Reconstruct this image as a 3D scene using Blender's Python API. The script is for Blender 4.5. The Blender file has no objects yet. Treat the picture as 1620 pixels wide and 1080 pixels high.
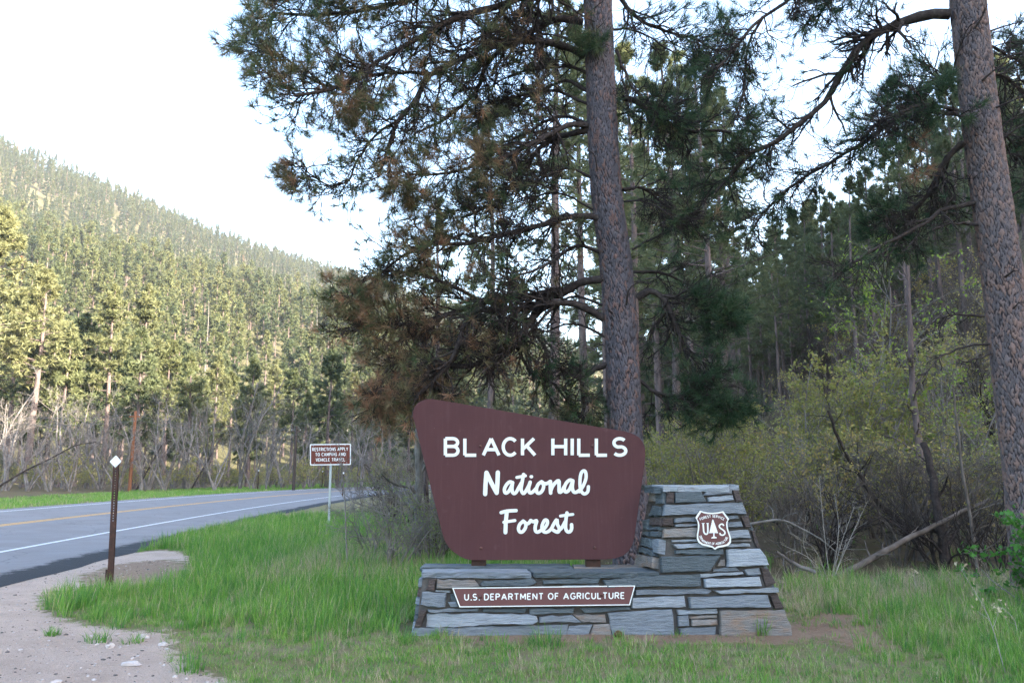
import bpy, bmesh, math, random
import numpy as np
from mathutils import Vector
R = math.radians
SC = bpy.context.scene
COL = SC.collection
# ------------------------------------------------------------------ camera, sky, sun, exposure
CAM_Z = 1.6
PITCH = math.atan(205.0 / 1260.0)
cam_d = bpy.data.cameras.new('camera'); cam = bpy.data.objects.new('camera', cam_d); COL.objects.link(cam)
cam.location = (0, 0, CAM_Z); cam.rotation_euler = (R(90) + PITCH, 0, 0)
cam_d.sensor_width = 36.0; cam_d.lens = 28.0; cam_d.clip_start = 0.1; cam_d.clip_end = 6000
cam_d.dof.use_dof = True; cam_d.dof.focus_distance = 8.6; cam_d.dof.aperture_fstop = 4.5
SC.camera = cam
SUN_EL = 18.0
SUN_DIR = np.array([0.9, -0.44]); SUN_DIR /= np.linalg.norm(SUN_DIR)      # plan direction towards the sun
w = bpy.data.worlds.new('World'); SC.world = w; w.use_nodes = True
nt = w.node_tree; nt.nodes.clear()
sky = nt.nodes.new('ShaderNodeTexSky'); sky.sky_type = 'NISHITA'; sky.sun_disc = False
sky.sun_elevation = R(SUN_EL); sky.sun_rotation = math.atan2(SUN_DIR[0], SUN_DIR[1])
sky.air_density = 1.0; sky.dust_density = 2.0; sky.ozone_density = 1.0
hs = nt.nodes.new('ShaderNodeHueSaturation'); hs.inputs['Saturation'].default_value = 1.12
bg = nt.nodes.new('ShaderNodeBackground'); bg.inputs['Strength'].default_value = 0.15
wo = nt.nodes.new('ShaderNodeOutputWorld')
nt.links.new(sky.outputs[0], hs.inputs['Color']); nt.links.new(hs.outputs[0], bg.inputs[0]); nt.links.new(bg.outputs[0], wo.inputs[0])
sun_d = bpy.data.lights.new('sun', 'SUN'); sun_d.energy = 4.8; sun_d.angle = R(0.5); sun_d.color = (1.0, 0.90, 0.72)
sun = bpy.data.objects.new('sun', sun_d); COL.objects.link(sun)
sv = Vector((SUN_DIR[0] * math.cos(R(SUN_EL)), SUN_DIR[1] * math.cos(R(SUN_EL)), math.sin(R(SUN_EL))))
sun.rotation_euler = sv.to_track_quat('Z', 'Y').to_euler(); sun.location = (60, -30, 60)
SC.view_settings.view_transform = 'Standard'; SC.view_settings.look = 'None'
SC.view_settings.gamma = 1.0; SC.view_settings.exposure = 2.9
SC.cycles.max_bounces = 4; SC.cycles.diffuse_bounces = 3; SC.cycles.glossy_bounces = 2
SC.cycles.transparent_max_bounces = 4; SC.cycles.caustics_reflective = False; SC.cycles.caustics_refractive = False
SC.cycles.use_denoising = True; SC.cycles.denoising_prefilter = 'NONE'
rng = np.random.default_rng(7); random.seed(7)

# ------------------------------------------------------------------ pixel -> world helpers (photo pixels, 1620 x 1080)
CP, SP = math.cos(PITCH), math.sin(PITCH)
def ray(px, py):
    a = (px - 810.0) / 1260.0; b = (540.0 - py) / 1260.0
    return np.array([a, CP - b * SP, SP + b * CP])
def at(px, py, Y):
    d = ray(px, py); t = Y / d[1]
    return np.array([d[0] * t, Y, CAM_Z + d[2] * t])
def on_plane(px, py, p0, n):
    d = ray(px, py); o = np.array([0, 0, CAM_Z]); t = np.dot(np.asarray(p0) - o, n) / np.dot(d, n)
    return o + d * t
def ground_px(px, py):
    d = ray(px, py); t = -CAM_Z / min(d[2], -1e-3)
    return np.array([d[0] * t, d[1] * t])

# ------------------------------------------------------------------ object helpers
def tag(o, label=None, cat=None, group=None, kind=None):
    if label: o['label'] = label
    if cat: o['category'] = cat
    if group: o['group'] = group
    if kind: o['kind'] = kind
    return o
def empty(name, loc=(0, 0, 0), rz=0.0):
    o = bpy.data.objects.new(name, None); COL.objects.link(o); o.location = loc; o.rotation_euler = (0, 0, rz)
    o.empty_display_size = 0.3
    return o
def np_mesh(name, V, F, mats=(), smooth=False, attrs=None):
    V = np.asarray(V, np.float32); me = bpy.data.meshes.new(name)
    if isinstance(F, np.ndarray):
        F = F.astype(np.int32); k = F.shape[1]
        me.vertices.add(len(V)); me.vertices.foreach_set('co', V.ravel())
        me.loops.add(F.size); me.loops.foreach_set('vertex_index', F.ravel())
        me.polygons.add(len(F)); me.polygons.foreach_set('loop_start', np.arange(0, F.size, k, dtype=np.int32))
        me.update(calc_edges=True)
    else:
        me.from_pydata([tuple(map(float, v)) for v in V], [], [tuple(map(int, f)) for f in F]); me.update()
    for n, a in (attrs or {}).items():
        at_ = me.attributes.new(n, 'FLOAT', 'POINT'); at_.data.foreach_set('value', np.asarray(a, np.float32))
    if smooth: me.polygons.foreach_set('use_smooth', np.ones(len(me.polygons), bool))
    for m in mats: me.materials.append(m)
    return me
def obj(name, me, parent=None, loc=(0, 0, 0)):
    o = bpy.data.objects.new(name, me); COL.objects.link(o); o.location = loc
    if parent: o.parent = parent
    return o
def copy_tree(src, loc, rz=0.0, scale=(1, 1, 1), rx=0.0, ry=0.0):
    c = src.copy(); COL.objects.link(c); c.location = loc; c.rotation_euler = (rx, ry, rz); c.scale = scale
    for ch in list(src.children):
        d = ch.copy(); COL.objects.link(d); d.parent = c
        for g in list(ch.children):
            e = g.copy(); COL.objects.link(e); e.parent = d
    return c
class MB:
    """collects polygons for one mesh"""
    def __init__(s): s.V = []; s.F = []
    def add(s, V, F):
        b = len(s.V); s.V += [tuple(map(float, v)) for v in V]; s.F += [tuple(i + b for i in f) for f in F]
    def box(s, c, h):
        x, y, z = c; a, b, d = h
        s.add([(x + i * a, y + j * b, z + k * d) for i in (-1, 1) for j in (-1, 1) for k in (-1, 1)],
              [(0, 1, 3, 2), (4, 6, 7, 5), (0, 4, 5, 1), (2, 3, 7, 6), (0, 2, 6, 4), (1, 5, 7, 3)])
    def mesh(s, name, mats=(), smooth=False): return np_mesh(name, s.V, s.F, mats, smooth)
def norm(a): return a / np.maximum(np.linalg.norm(a, axis=-1, keepdims=True), 1e-9)

# ------------------------------------------------------------------ materials
class MT:
    def __init__(s, name, rough=0.85, spec=0.2):
        s.m = bpy.data.materials.new(name); s.m.use_nodes = True; s.n = s.m.node_tree.nodes; s.l = s.m.node_tree.links
        s.b = s.n['Principled BSDF']; s.b.inputs['Roughness'].default_value = rough; s.b.inputs['Specular IOR Level'].default_value = spec
        s.o = s.n['Material Output']
    def node(s, t, **kw):
        n = s.n.new(t)
        for k, v in kw.items(): setattr(n, k, v)
        return n
    def set(s, sock, v):
        if isinstance(v, bpy.types.NodeSocket): s.l.new(v, sock)
        else: sock.default_value = v
    def pos(s): return s.node('ShaderNodeNewGeometry').outputs['Position']
    def objc(s): return s.node('ShaderNodeTexCoord').outputs['Object']
    def scale(s, v, sc):
        m = s.node('ShaderNodeMapping'); s.l.new(v, m.inputs[0]); m.inputs['Scale'].default_value = sc; return m.outputs[0]
    def noise(s, v, sc, det=4, rough=0.6):
        n = s.node('ShaderNodeTexNoise'); s.l.new(v, n.inputs['Vector']); n.inputs['Scale'].default_value = sc
        n.inputs['Detail'].default_value = det; n.inputs['Roughness'].default_value = rough; return n.outputs[0]
    def vor(s, v, sc, feat='F1', out=0):
        n = s.node('ShaderNodeTexVoronoi', feature=feat); s.l.new(v, n.inputs['Vector']); n.inputs['Scale'].default_value = sc; return n.outputs[out]
    def attr(s, name): return s.node('ShaderNodeAttribute', attribute_name=name).outputs['Fac']
    def rand(s): return s.node('ShaderNodeObjectInfo').outputs['Random']
    def ramp(s, f, stops):
        n = s.node('ShaderNodeValToRGB'); e = n.color_ramp.elements
        while len(e) < len(stops): e.new(0.5)
        for q, (p, c) in zip(e, stops): q.position = p; q.color = (*c, 1) if len(c) == 3 else c
        s.set(n.inputs[0], f); return n.outputs[0]
    def math(s, op, a, b=0.0):
        n = s.node('ShaderNodeMath', operation=op); s.set(n.inputs[0], a); s.set(n.inputs[1], b); return n.outputs[0]
    def mix(s, f, a, b, mode='MIX'):
        n = s.node('ShaderNodeMix', data_type='RGBA', blend_type=mode)
        s.set(n.inputs[0], f)
        for sk, v in ((n.inputs[6], a), (n.inputs[7], b)):
            if isinstance(v, tuple): sk.default_value = (*v, 1)
            else: s.l.new(v, sk)
        return n.outputs[2]
    def col(s, v):
        if isinstance(v, tuple): s.b.inputs['Base Color'].default_value = (*v, 1)
        else: s.l.new(v, s.b.inputs['Base Color'])
        return s
    def bump(s, h, dist=0.01, strength=1.0):
        n = s.node('ShaderNodeBump'); n.inputs['Strength'].default_value = strength; n.inputs['Distance'].default_value = dist
        s.l.new(h, n.inputs['Height']); s.l.new(n.outputs[0], s.b.inputs['Normal']); return s
    def leafy(s, color, fac=0.3):
        t = s.node('ShaderNodeBsdfTranslucent'); s.l.new(color, t.inputs[0]); s.col(color)
        mx = s.node('ShaderNodeMixShader'); mx.inputs[0].default_value = fac
        s.l.new(s.b.outputs[0], mx.inputs[1]); s.l.new(t.outputs[0], mx.inputs[2]); s.l.new(mx.outputs[0], s.o.inputs[0]); return s
def rgb(r, g, b):
    f = lambda c: ((c / 255 + 0.055) / 1.055) ** 2.4 if c > 10 else c / 255 / 12.92
    return (f(r), f(g), f(b))
M = {}
def mk_materials():
    # near pine bark: plate / crack attributes come with the mesh relief
    for nm, plate, plate2, orange, lo in (('bark_grey', (0.165, 0.148, 0.162), (0.105, 0.093, 0.104), (0.20, 0.118, 0.10), 0.63),
                                          ('bark_orange', (0.205, 0.168, 0.170), (0.14, 0.116, 0.12), (0.25, 0.162, 0.138), 0.55)):
        t = MT(nm, 0.95, 0.1); p = t.pos(); cell = t.attr('cell'); crack = t.attr('crack')
        c = t.mix(t.ramp(t.math('ADD', t.math('MULTIPLY', cell, 0.5), t.noise(t.scale(p, (1, 1, 0.4)), 30, 5, 0.75)), [(0.5, (0, 0, 0)), (1.0, (1, 1, 1))]), plate2, plate)
        f = t.math('ADD', t.math('MULTIPLY', cell, 0.5), t.math('MULTIPLY', t.noise(t.scale(p, (1, 1, 0.5)), 16, 4, 0.7), 0.65))
        c = t.mix(t.ramp(f, [(lo - 0.06, (0, 0, 0)), (lo + 0.22, (1, 1, 1))]), c, orange)
        c = t.mix(t.ramp(t.noise(t.scale(p, (1, 1, 0.25)), 4, 4), [(0.55, (0, 0, 0)), (0.75, (0.6, 0.6, 0.6))]), c, plate2)
        c = t.mix(t.ramp(crack, [(0.05, (0, 0, 0)), (0.62, (1, 1, 1))]), (0.045, 0.037, 0.040), c)
        t.col(c).bump(t.noise(t.scale(p, (1, 1, 0.35)), 55, 5, 0.8), 0.014, 1.0); M[nm] = t.m
    t = MT('bark_branch', 0.95, 0.1); p = t.pos()
    c = t.ramp(t.noise(p, 14, 5, 0.7), [(0.3, (0.022, 0.017, 0.016)), (0.6, (0.06, 0.047, 0.043)), (0.8, (0.11, 0.10, 0.085))])
    t.col(c).bump(t.noise(p, 60, 4), 0.008, 0.8); M['branch'] = t.m
    t = MT('bark_mid', 0.95, 0.1); p = t.pos()
    c = t.ramp(t.noise(t.scale(p, (1, 1, 0.3)), 5, 5, 0.75), [(0.3, (0.055, 0.043, 0.043)), (0.5, (0.15, 0.115, 0.11)), (0.72, (0.26, 0.185, 0.16))])
    t.col(c).bump(t.noise(t.scale(p, (1, 1, 0.3)), 20, 4), 0.02, 0.7); M['bark_mid'] = t.m
    t = MT('bark_pale', 0.9, 0.15); p = t.pos()
    c = t.ramp(t.noise(t.scale(p, (1, 1, 0.35)), 9, 5, 0.7), [(0.3, (0.06, 0.055, 0.052)), (0.55, (0.17, 0.155, 0.145)), (0.75, (0.29, 0.265, 0.245))])
    t.col(c).bump(t.noise(t.scale(p, (1, 1, 0.3)), 30, 4), 0.01, 0.7); M['bark_pale'] = t.m
    t = MT('bark_bare', 0.92, 0.15); p = t.pos()
    c = t.ramp(t.noise(p, 3, 4, 0.7), [(0.3, (0.11, 0.092, 0.085)), (0.65, (0.28, 0.25, 0.23))])
    t.col(c); M['bark_bare'] = t.m
    t = MT('twig_brown', 0.92, 0.1); p = t.pos(); t.col(t.ramp(t.noise(p, 5, 4), [(0.3, (0.07, 0.055, 0.045)), (0.7, (0.17, 0.14, 0.12))])); M['twig_brown'] = t.m
    t = MT('twig_dead', 0.9, 0.15); p = t.pos()
    t.col(t.ramp(t.noise(p, 8, 3), [(0.3, (0.22, 0.19, 0.16)), (0.7, (0.42, 0.37, 0.32))])); M['twig_dead'] = t.m
    # needles: 'tint' 0 = dark green, 0.5 = olive, 1 = rusty brown
    def needles(name, stops, fac, rnd=0.0):
        t = MT(name, 0.6, 0.25); f = t.attr('tint')
        if rnd: f = t.math('ADD', f, t.math('MULTIPLY', t.math('SUBTRACT', t.rand(), 0.5), rnd))
        t.leafy(t.ramp(f, stops), fac); M[name] = t.m
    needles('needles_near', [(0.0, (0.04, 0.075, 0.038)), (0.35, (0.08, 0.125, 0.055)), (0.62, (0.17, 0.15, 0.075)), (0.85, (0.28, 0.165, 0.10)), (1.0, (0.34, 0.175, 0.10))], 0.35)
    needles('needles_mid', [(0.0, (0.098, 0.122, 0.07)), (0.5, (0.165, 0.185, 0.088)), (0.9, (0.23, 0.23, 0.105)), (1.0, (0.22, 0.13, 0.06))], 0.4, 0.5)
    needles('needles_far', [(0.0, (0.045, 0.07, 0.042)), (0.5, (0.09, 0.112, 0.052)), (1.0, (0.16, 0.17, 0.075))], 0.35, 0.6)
    needles('needles_sunny', [(0.0, (0.08, 0.10, 0.045)), (0.5, (0.165, 0.175, 0.08)), (1.0, (0.25, 0.25, 0.125))], 0.35, 0.3)  # sunlit brightness of the valley pines is put into this needle colour
    t = MT('needles_rusty', 0.7, 0.1); t.leafy(t.ramp(t.rand(), [(0, (0.20, 0.12, 0.06)), (1, (0.19, 0.105, 0.06))]), 0.3); M['needles_rusty'] = t.m
    for nm, a, b, d in (('leaf_olive', (0.20, 0.215, 0.06), (0.32, 0.32, 0.085), (0.42, 0.31, 0.11)),
                        ('leaf_spring', (0.16, 0.25, 0.035), (0.25, 0.34, 0.05), (0.30, 0.36, 0.08)),
                        ('leaf_green', (0.035, 0.12, 0.02), (0.07, 0.20, 0.03), (0.11, 0.27, 0.05))):
        t = MT(nm, 0.55, 0.3); t.leafy(t.ramp(t.attr('tint'), [(0, a), (0.55, b), (1, d)]), 0.35); M[nm] = t.m
    t = MT('grass_blades', 0.55, 0.3); f = t.math('ADD', t.attr('tint'), t.math('MULTIPLY', t.math('SUBTRACT', t.rand(), 0.5), 0.45)); f = t.math('ADD', f, t.math('MULTIPLY', t.math('SUBTRACT', t.noise(t.pos(), 1.3, 4, 0.7), 0.5), 0.7))
    t.leafy(t.ramp(f, [(0.0, (0.065, 0.18, 0.045)), (0.40, (0.135, 0.305, 0.045)), (0.74, (0.25, 0.40, 0.065)), (0.92, (0.36, 0.34, 0.15)), (1.0, (0.50, 0.42, 0.27))]), 0.35); M['grass'] = t.m
    t = MT('dry_straw', 0.7, 0.2); t.leafy(t.ramp(t.attr('tint'), [(0, (0.32, 0.25, 0.15)), (1, (0.56, 0.47, 0.32))]), 0.25); M['straw'] = t.m
    # ground
    t = MT('ground_mix', 0.97, 0.05); p = t.pos(); n1 = t.noise(p, 1.6, 6, 0.65); n2 = t.noise(p, 18, 6, 0.75); n3 = t.noise(p, 110, 4, 0.8)
    soil = t.mix(n2, (0.17, 0.14, 0.085), (0.38, 0.31, 0.21))
    soil = t.mix(t.ramp(n1, [(0.38, (0, 0, 0)), (0.62, (1, 1, 1))]), soil, t.mix(n3, (0.12, 0.12, 0.055), (0.30, 0.27, 0.13)))
    dirt = t.mix(n2, (0.56, 0.42, 0.345), (0.72, 0.575, 0.49)); dirt = t.mix(t.ramp(n3, [(0.38, (1, 1, 1)), (0.52, (0, 0, 0))]), dirt, (0.42, 0.32, 0.26))
    dirt = t.mix(t.ramp(n1, [(0.42, (0, 0, 0)), (0.68, (0.55, 0.55, 0.55))]), dirt, (0.42, 0.31, 0.245)); dirt = t.mix(t.ramp(t.vor(p, 42), [(0.0, (1, 1, 1)), (0.16, (0, 0, 0))]), dirt, (0.50, 0.45, 0.42))
    lit = t.mix(n3, (0.20, 0.12, 0.08), (0.46, 0.335, 0.25)); lit = t.mix(t.ramp(n2, [(0.45, (0, 0, 0)), (0.7, (1, 1, 1))]), lit, (0.36, 0.28, 0.21))
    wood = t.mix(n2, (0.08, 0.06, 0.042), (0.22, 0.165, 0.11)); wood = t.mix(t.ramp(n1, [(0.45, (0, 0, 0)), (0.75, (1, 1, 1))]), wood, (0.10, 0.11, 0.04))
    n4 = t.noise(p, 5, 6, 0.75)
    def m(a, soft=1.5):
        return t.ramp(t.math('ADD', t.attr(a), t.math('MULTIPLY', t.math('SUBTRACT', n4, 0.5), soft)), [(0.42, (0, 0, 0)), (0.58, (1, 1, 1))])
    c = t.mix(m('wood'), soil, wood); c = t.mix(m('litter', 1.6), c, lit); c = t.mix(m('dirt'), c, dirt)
    far = t.mix(t.noise(p, 0.05, 5, 0.7), (0.07, 0.075, 0.04), (0.15, 0.13, 0.075)); c = t.mix(t.attr('hill'), c, far)
    t.col(c).bump(t.math('ADD', n3, t.math('ADD', t.math('MULTIPLY', n2, 1.5), t.math('MULTIPLY', n4, 3.0))), 0.03, 0.9); M['ground'] = t.m
    # asphalt
    t = MT('asphalt', 0.85, 0.25); p = t.pos(); off = t.attr('off'); n = t.noise(p, 60, 5, 0.8); n1 = t.noise(p, 0.9, 5, 0.65)
    c = t.mix(n, (0.125, 0.115, 0.115), (0.235, 0.215, 0.215)); c = t.mix(t.ramp(n1, [(0.35, (0, 0, 0)), (0.7, (1, 1, 1))]), c, (0.21, 0.20, 0.205))
    ed = t.ramp(t.math('ADD', off, t.math('MULTIPLY', t.math('SUBTRACT', t.noise(p, 5, 5, 0.7), 0.5), 0.5)), [(0.50, (0, 0, 0)), (0.62, (1, 1, 1))])
    c = t.mix(ed, c, t.mix(t.ramp(n, [(0.6, (0, 0, 0)), (0.75, (1, 1, 1))]), (0.022, 0.022, 0.025), (0.16, 0.15, 0.145)))
    ck = t.node('ShaderNodeTexVoronoi', feature='DISTANCE_TO_EDGE'); wp = t.node('ShaderNodeVectorMath', operation='ADD'); t.l.new(p, wp.inputs[0]); nz = t.node('ShaderNodeTexNoise'); nz.inputs['Scale'].default_value = 1.5; t.l.new(p, nz.inputs['Vector']); t.l.new(nz.outputs[1], wp.inputs[1]); t.l.new(wp.outputs[0], ck.inputs['Vector']); ck.inputs['Scale'].default_value = 0.42
    c = t.mix(t.ramp(ck.outputs[0], [(0.0, (0.55, 0.55, 0.55)), (0.012, (0, 0, 0))]), c, (0.06, 0.06, 0.062))
    t.col(c).bump(n, 0.008, 0.7); M['asphalt'] = t.m
    for nm, c0, c1 in (('paint_white', (0.62, 0.62, 0.62), (0.3, 0.3, 0.3)), ('paint_yellow', (0.62, 0.33, 0.07), (0.36, 0.22, 0.09))):
        t = MT(nm, 0.7, 0.3); t.col(t.mix(t.ramp(t.noise(t.pos(), 14, 6, 0.8), [(0.5, (0, 0, 0)), (0.72, (1, 1, 1))]), c0, c1)); M[nm] = t.m
    # slate stones
    def slate(nm, a, b, rust):
        t = MT(nm, 0.62, 0.35); oi = t.node('ShaderNodeObjectInfo'); p = t.pos()
        ad = t.node('ShaderNodeVectorMath', operation='ADD'); sc = t.node('ShaderNodeVectorMath', operation='SCALE')
        cmb = t.node('ShaderNodeCombineXYZ'); t.l.new(oi.outputs['Random'], cmb.inputs[0]); t.l.new(oi.outputs['Random'], cmb.inputs[2])
        t.l.new(cmb.outputs[0], sc.inputs[0]); sc.inputs['Scale'].default_value = 23.0; t.l.new(p, ad.inputs[0]); t.l.new(sc.outputs[0], ad.inputs[1]); q = ad.outputs[0]
        lay = t.noise(t.scale(q, (1.2, 1.2, 16)), 5, 6, 0.7); big = t.noise(t.scale(q, (1, 1, 3)), 4, 5, 0.6); fine = t.noise(q, 70, 4, 0.7)
        c = t.mix(t.ramp(lay, [(0.3, (0, 0, 0)), (0.7, (1, 1, 1))]), a, b)
        c = t.mix(t.math('MULTIPLY', oi.outputs['Random'], 0.45), c, tuple(0.62 * x for x in a))
        c = t.mix(t.ramp(big, [(0.66 if rust < 0.5 else 0.48, (0, 0, 0)), (0.78 if rust < 0.5 else 0.62, (1, 1, 1))]), c, (0.25, 0.175, 0.13))
        c = t.mix(t.ramp(fine, [(0.66, (0, 0, 0)), (0.8, (1, 1, 1))]), c, (0.42, 0.43, 0.44))
        t.col(c).bump(t.math('ADD', t.math('MULTIPLY', t.noise(t.scale(q, (1, 1, 5)), 7, 6, 0.65), 2.2), t.math('ADD', lay, t.math('MULTIPLY', fine, 0.3))), 0.019, 0.85); M[nm] = t.m
    slate('slate_blue', (0.15, 0.17, 0.195), (0.29, 0.315, 0.345), 0)
    slate('slate_dark', (0.07, 0.088, 0.098), (0.16, 0.185, 0.20), 0)
    slate('slate_light', (0.275, 0.30, 0.335), (0.445, 0.475, 0.515), 0)
    slate('slate_rust', (0.18, 0.165, 0.155), (0.34, 0.31, 0.29), 1)
    slate('slate_brown', (0.055, 0.04, 0.036), (0.12, 0.088, 0.078), 0)
    t = MT('mortar', 0.95, 0.1); p = t.pos(); t.col(t.mix(t.noise(p, 25, 5), (0.075, 0.066, 0.06), (0.15, 0.132, 0.12))).bump(t.noise(p, 90, 4), 0.006); M['mortar'] = t.m
    # sign paints
    t = MT('sign_brown', 0.6, 0.15); p = t.pos(); f = t.noise(t.scale(p, (1, 1, 0.6)), 3.2, 6, 0.7); g = t.noise(t.scale(p, (1, 1, 8)), 16, 4)
    c = t.mix(f, (0.064, 0.025, 0.026), (0.088, 0.035, 0.036)); c = t.mix(t.ramp(t.noise(t.scale(p, (9, 1, 0.5)), 3, 5, 0.7), [(0.5, (0, 0, 0)), (0.8, (0.45, 0.45, 0.45))]), c, (0.115, 0.058, 0.06)); c = t.mix(t.ramp(t.noise(p, 7, 5, 0.7), [(0.62, (0, 0, 0)), (0.8, (0.5, 0.5, 0.5))]), c, (0.13, 0.07, 0.075))
    c = t.mix(t.ramp(t.vor(p, 9), [(0.0, (1, 1, 1)), (0.03, (0, 0, 0))]), c, (0.3, 0.25, 0.24))
    t.col(c).bump(t.math('ADD', g, f), 0.0015, 0.6); M['sign_brown'] = t.m
    t = MT('plaque_brown', 0.55, 0.2); c = t.mix(t.noise(t.pos(), 12, 5), (0.115, 0.046, 0.042), (0.145, 0.062, 0.058)); t.col(c); M['plaque_brown'] = t.m
    t = MT('panel_edge', 0.6, 0.3); t.col((0.045, 0.022, 0.022)); M['panel_edge'] = t.m
    t = MT('letter_cream', 0.55, 0.3); t.col(t.mix(t.noise(t.pos(), 20, 4), (0.70, 0.71, 0.66), (0.80, 0.80, 0.76))); M['cream'] = t.m
    t = MT('reflect_red_brown', 0.4, 0.4); t.col(t.mix(t.noise(t.pos(), 6, 4), (0.115, 0.016, 0.007), (0.15, 0.022, 0.010))); M['road_brown'] = t.m
    t = MT('reflective_white', 0.35, 0.5); t.col((0.78, 0.78, 0.78)); M['refl'] = t.m
    t = MT('rust_steel', 0.7, 0.4); p = t.pos(); t.col(t.ramp(t.noise(p, 16, 5, 0.7), [(0.3, (0.028, 0.013, 0.009)), (0.6, (0.062, 0.024, 0.014)), (0.8, (0.10, 0.045, 0.026))])).bump(t.noise(p, 120, 3), 0.002); M['rust'] = t.m
    t = MT('galvanised', 0.45, 0.5); t.b.inputs['Metallic'].default_value = 0.6; t.col(t.mix(t.noise(t.pos(), 30, 4), (0.30, 0.33, 0.35), (0.45, 0.48, 0.50))); M['galv'] = t.m
    t = MT('bolt_rust', 0.6, 0.4); t.col(t.mix(t.noise(t.pos(), 60, 3), (0.06, 0.022, 0.018), (0.13, 0.05, 0.04))); M['bolt'] = t.m
    t = MT('pole_orange', 0.85, 0.15); p = t.pos(); t.col(t.mix(t.noise(t.scale(p, (1, 1, 0.1)), 20, 4), (0.17, 0.068, 0.034), (0.27, 0.12, 0.065))); M['pole_orange'] = t.m
    t = MT('pole_dark', 0.9, 0.15); p = t.pos(); t.col(t.mix(t.noise(t.scale(p, (1, 1, 0.1)), 20, 4), (0.035, 0.026, 0.022), (0.09, 0.07, 0.06))); M['pole_dark'] = t.m
    t = MT('wire', 0.5, 0.4); t.col((0.10, 0.10, 0.10)); M['wire'] = t.m
    t = MT('cone_brown', 0.85, 0.2); t.col(t.mix(t.noise(t.pos(), 90, 3), (0.07, 0.035, 0.02), (0.22, 0.13, 0.085))); M['cone'] = t.m
    t = MT('pale_rock', 0.9, 0.15); p = t.pos(); t.col(t.mix(t.noise(p, 30, 4), (0.36, 0.31, 0.285), (0.56, 0.49, 0.455))).bump(t.noise(p, 60, 4), 0.004); M['rock'] = t.m
mk_materials()
# ------------------------------------------------------------------ road line and terrain
RS = np.linspace(-75, 190, 330); _ds = RS[1] - RS[0]
_RTc = np.minimum(RS, 150)
RT = -0.097 + 0.00234 * _RTc + 0.0000206 * _RTc ** 2
RX = np.cumsum(np.sin(RT)) * _ds; RY = np.cumsum(np.cos(RT)) * _ds
_i0 = int(np.argmin(abs(RS))); RX = RX - RX[_i0] - 14.169; RY = RY - RY[_i0] + 25.0
RZ = 0.131 - 0.00534 * RS - 0.0000098 * RS ** 2
XSLOPE = 0.0237
def road_point(i, off, dz=0.0):
    return np.stack([RX[i] + off * np.cos(RT[i]), RY[i] - off * np.sin(RT[i]), RZ[i] - XSLOPE * off + dz], -1)
_ph = rng.uniform(0, 6.28, (14, 2)); _fr = rng.normal(0, 1, (14, 2))
def wob(x, y, sc):
    s = 0
    for k in range(14):
        f = (0.4 + 0.22 * k) / sc; s = s + np.sin(f * (x * _fr[k, 0] + y * _fr[k, 1]) + _ph[k, 0]) / (1 + 0.35 * k)
    return s / 3.2
def sstep(a, b, x): t = np.clip((x - a) / (b - a), 0, 1); return t * t * (3 - 2 * t)
# far ridge on the left
RA = np.array([-432.0, 673.0]); RU = np.array([247.0, 259.0]); RU /= np.linalg.norm(RU); RN = np.array([RU[1], -RU[0]])
_rs, _rh = [], []
for px, py in ((-420, 190), (-200, 195), (0, 243), (100, 280), (200, 322), (300, 366), (400, 402), (500, 428), (560, 445), (650, 492), (750, 560), (860, 640)):
    d = ray(px, py)
    A = np.array([[d[0], -RU[0]], [d[1], -RU[1]]]); t, s = np.linalg.solve(A, RA)
    _rs.append(s); _rh.append(max(6.0, CAM_Z + d[2] * t))
_o = np.argsort(_rs); _rs = np.array(_rs)[_o]; _rh = np.array(_rh)[_o]
FOOT = 655.0
def left_hill(x, y):
    dx, dy = x - RA[0], y - RA[1]
    s = dx * RU[0] + dy * RU[1]; d = dx * RN[0] + dy * RN[1]
    hr = np.interp(s, _rs, _rh); tt = 1 - d / FOOT
    t = np.clip(tt, 0, 1)
    pr = t * (0.80 + 0.2 * t) + 0.030 * np.sin(t * 9 + s * 0.006) * t * (1 - t) * 4
    pr = np.where(tt > 1, np.clip(1 - (tt - 1) * 0.9, 0, 1), pr)
    return hr * pr, tt
def foot_x(y): return np.interp(y, [-200, 10, 35, 60, 100, 250, 800], [22, 12.5, 5.0, 9, 22, 70, 500])
RIDGE_H = 47.0
def right_hill(x, y):
    d = x - foot_x(y); d = np.where(d > 0, d, 0)
    h = 0.64 * np.minimum(d, 30) * sstep(0, 5, d) + np.maximum(d - 30, 0) * 1.0
    h = RIDGE_H - np.log1p(np.exp(np.clip((RIDGE_H - h) / 3, -30, 30))) * 3
    return np.maximum(h, 0)
def road_dist(x, y):
    x = np.atleast_1d(x); y = np.atleast_1d(y); out = np.full(x.shape, 999.0); ix = np.zeros(x.shape, int)
    near = (abs(x) < 220) & (y > -90) & (y < 240)
    xs, ys = x[near], y[near]
    if len(xs):
        dd = (xs[:, None] - RX[None]) ** 2 + (ys[:, None] - RY[None]) ** 2
        i = np.argmin(dd, 1); o = (xs - RX[i]) * np.cos(RT[i]) - (ys - RY[i]) * np.sin(RT[i])
        out[near] = np.where(np.sqrt(dd[np.arange(len(i)), i]) < abs(o) + 3, o, np.sign(o + 1e-9) * np.sqrt(dd[np.arange(len(i)), i])); ix[near] = i
    return out, ix
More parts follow.
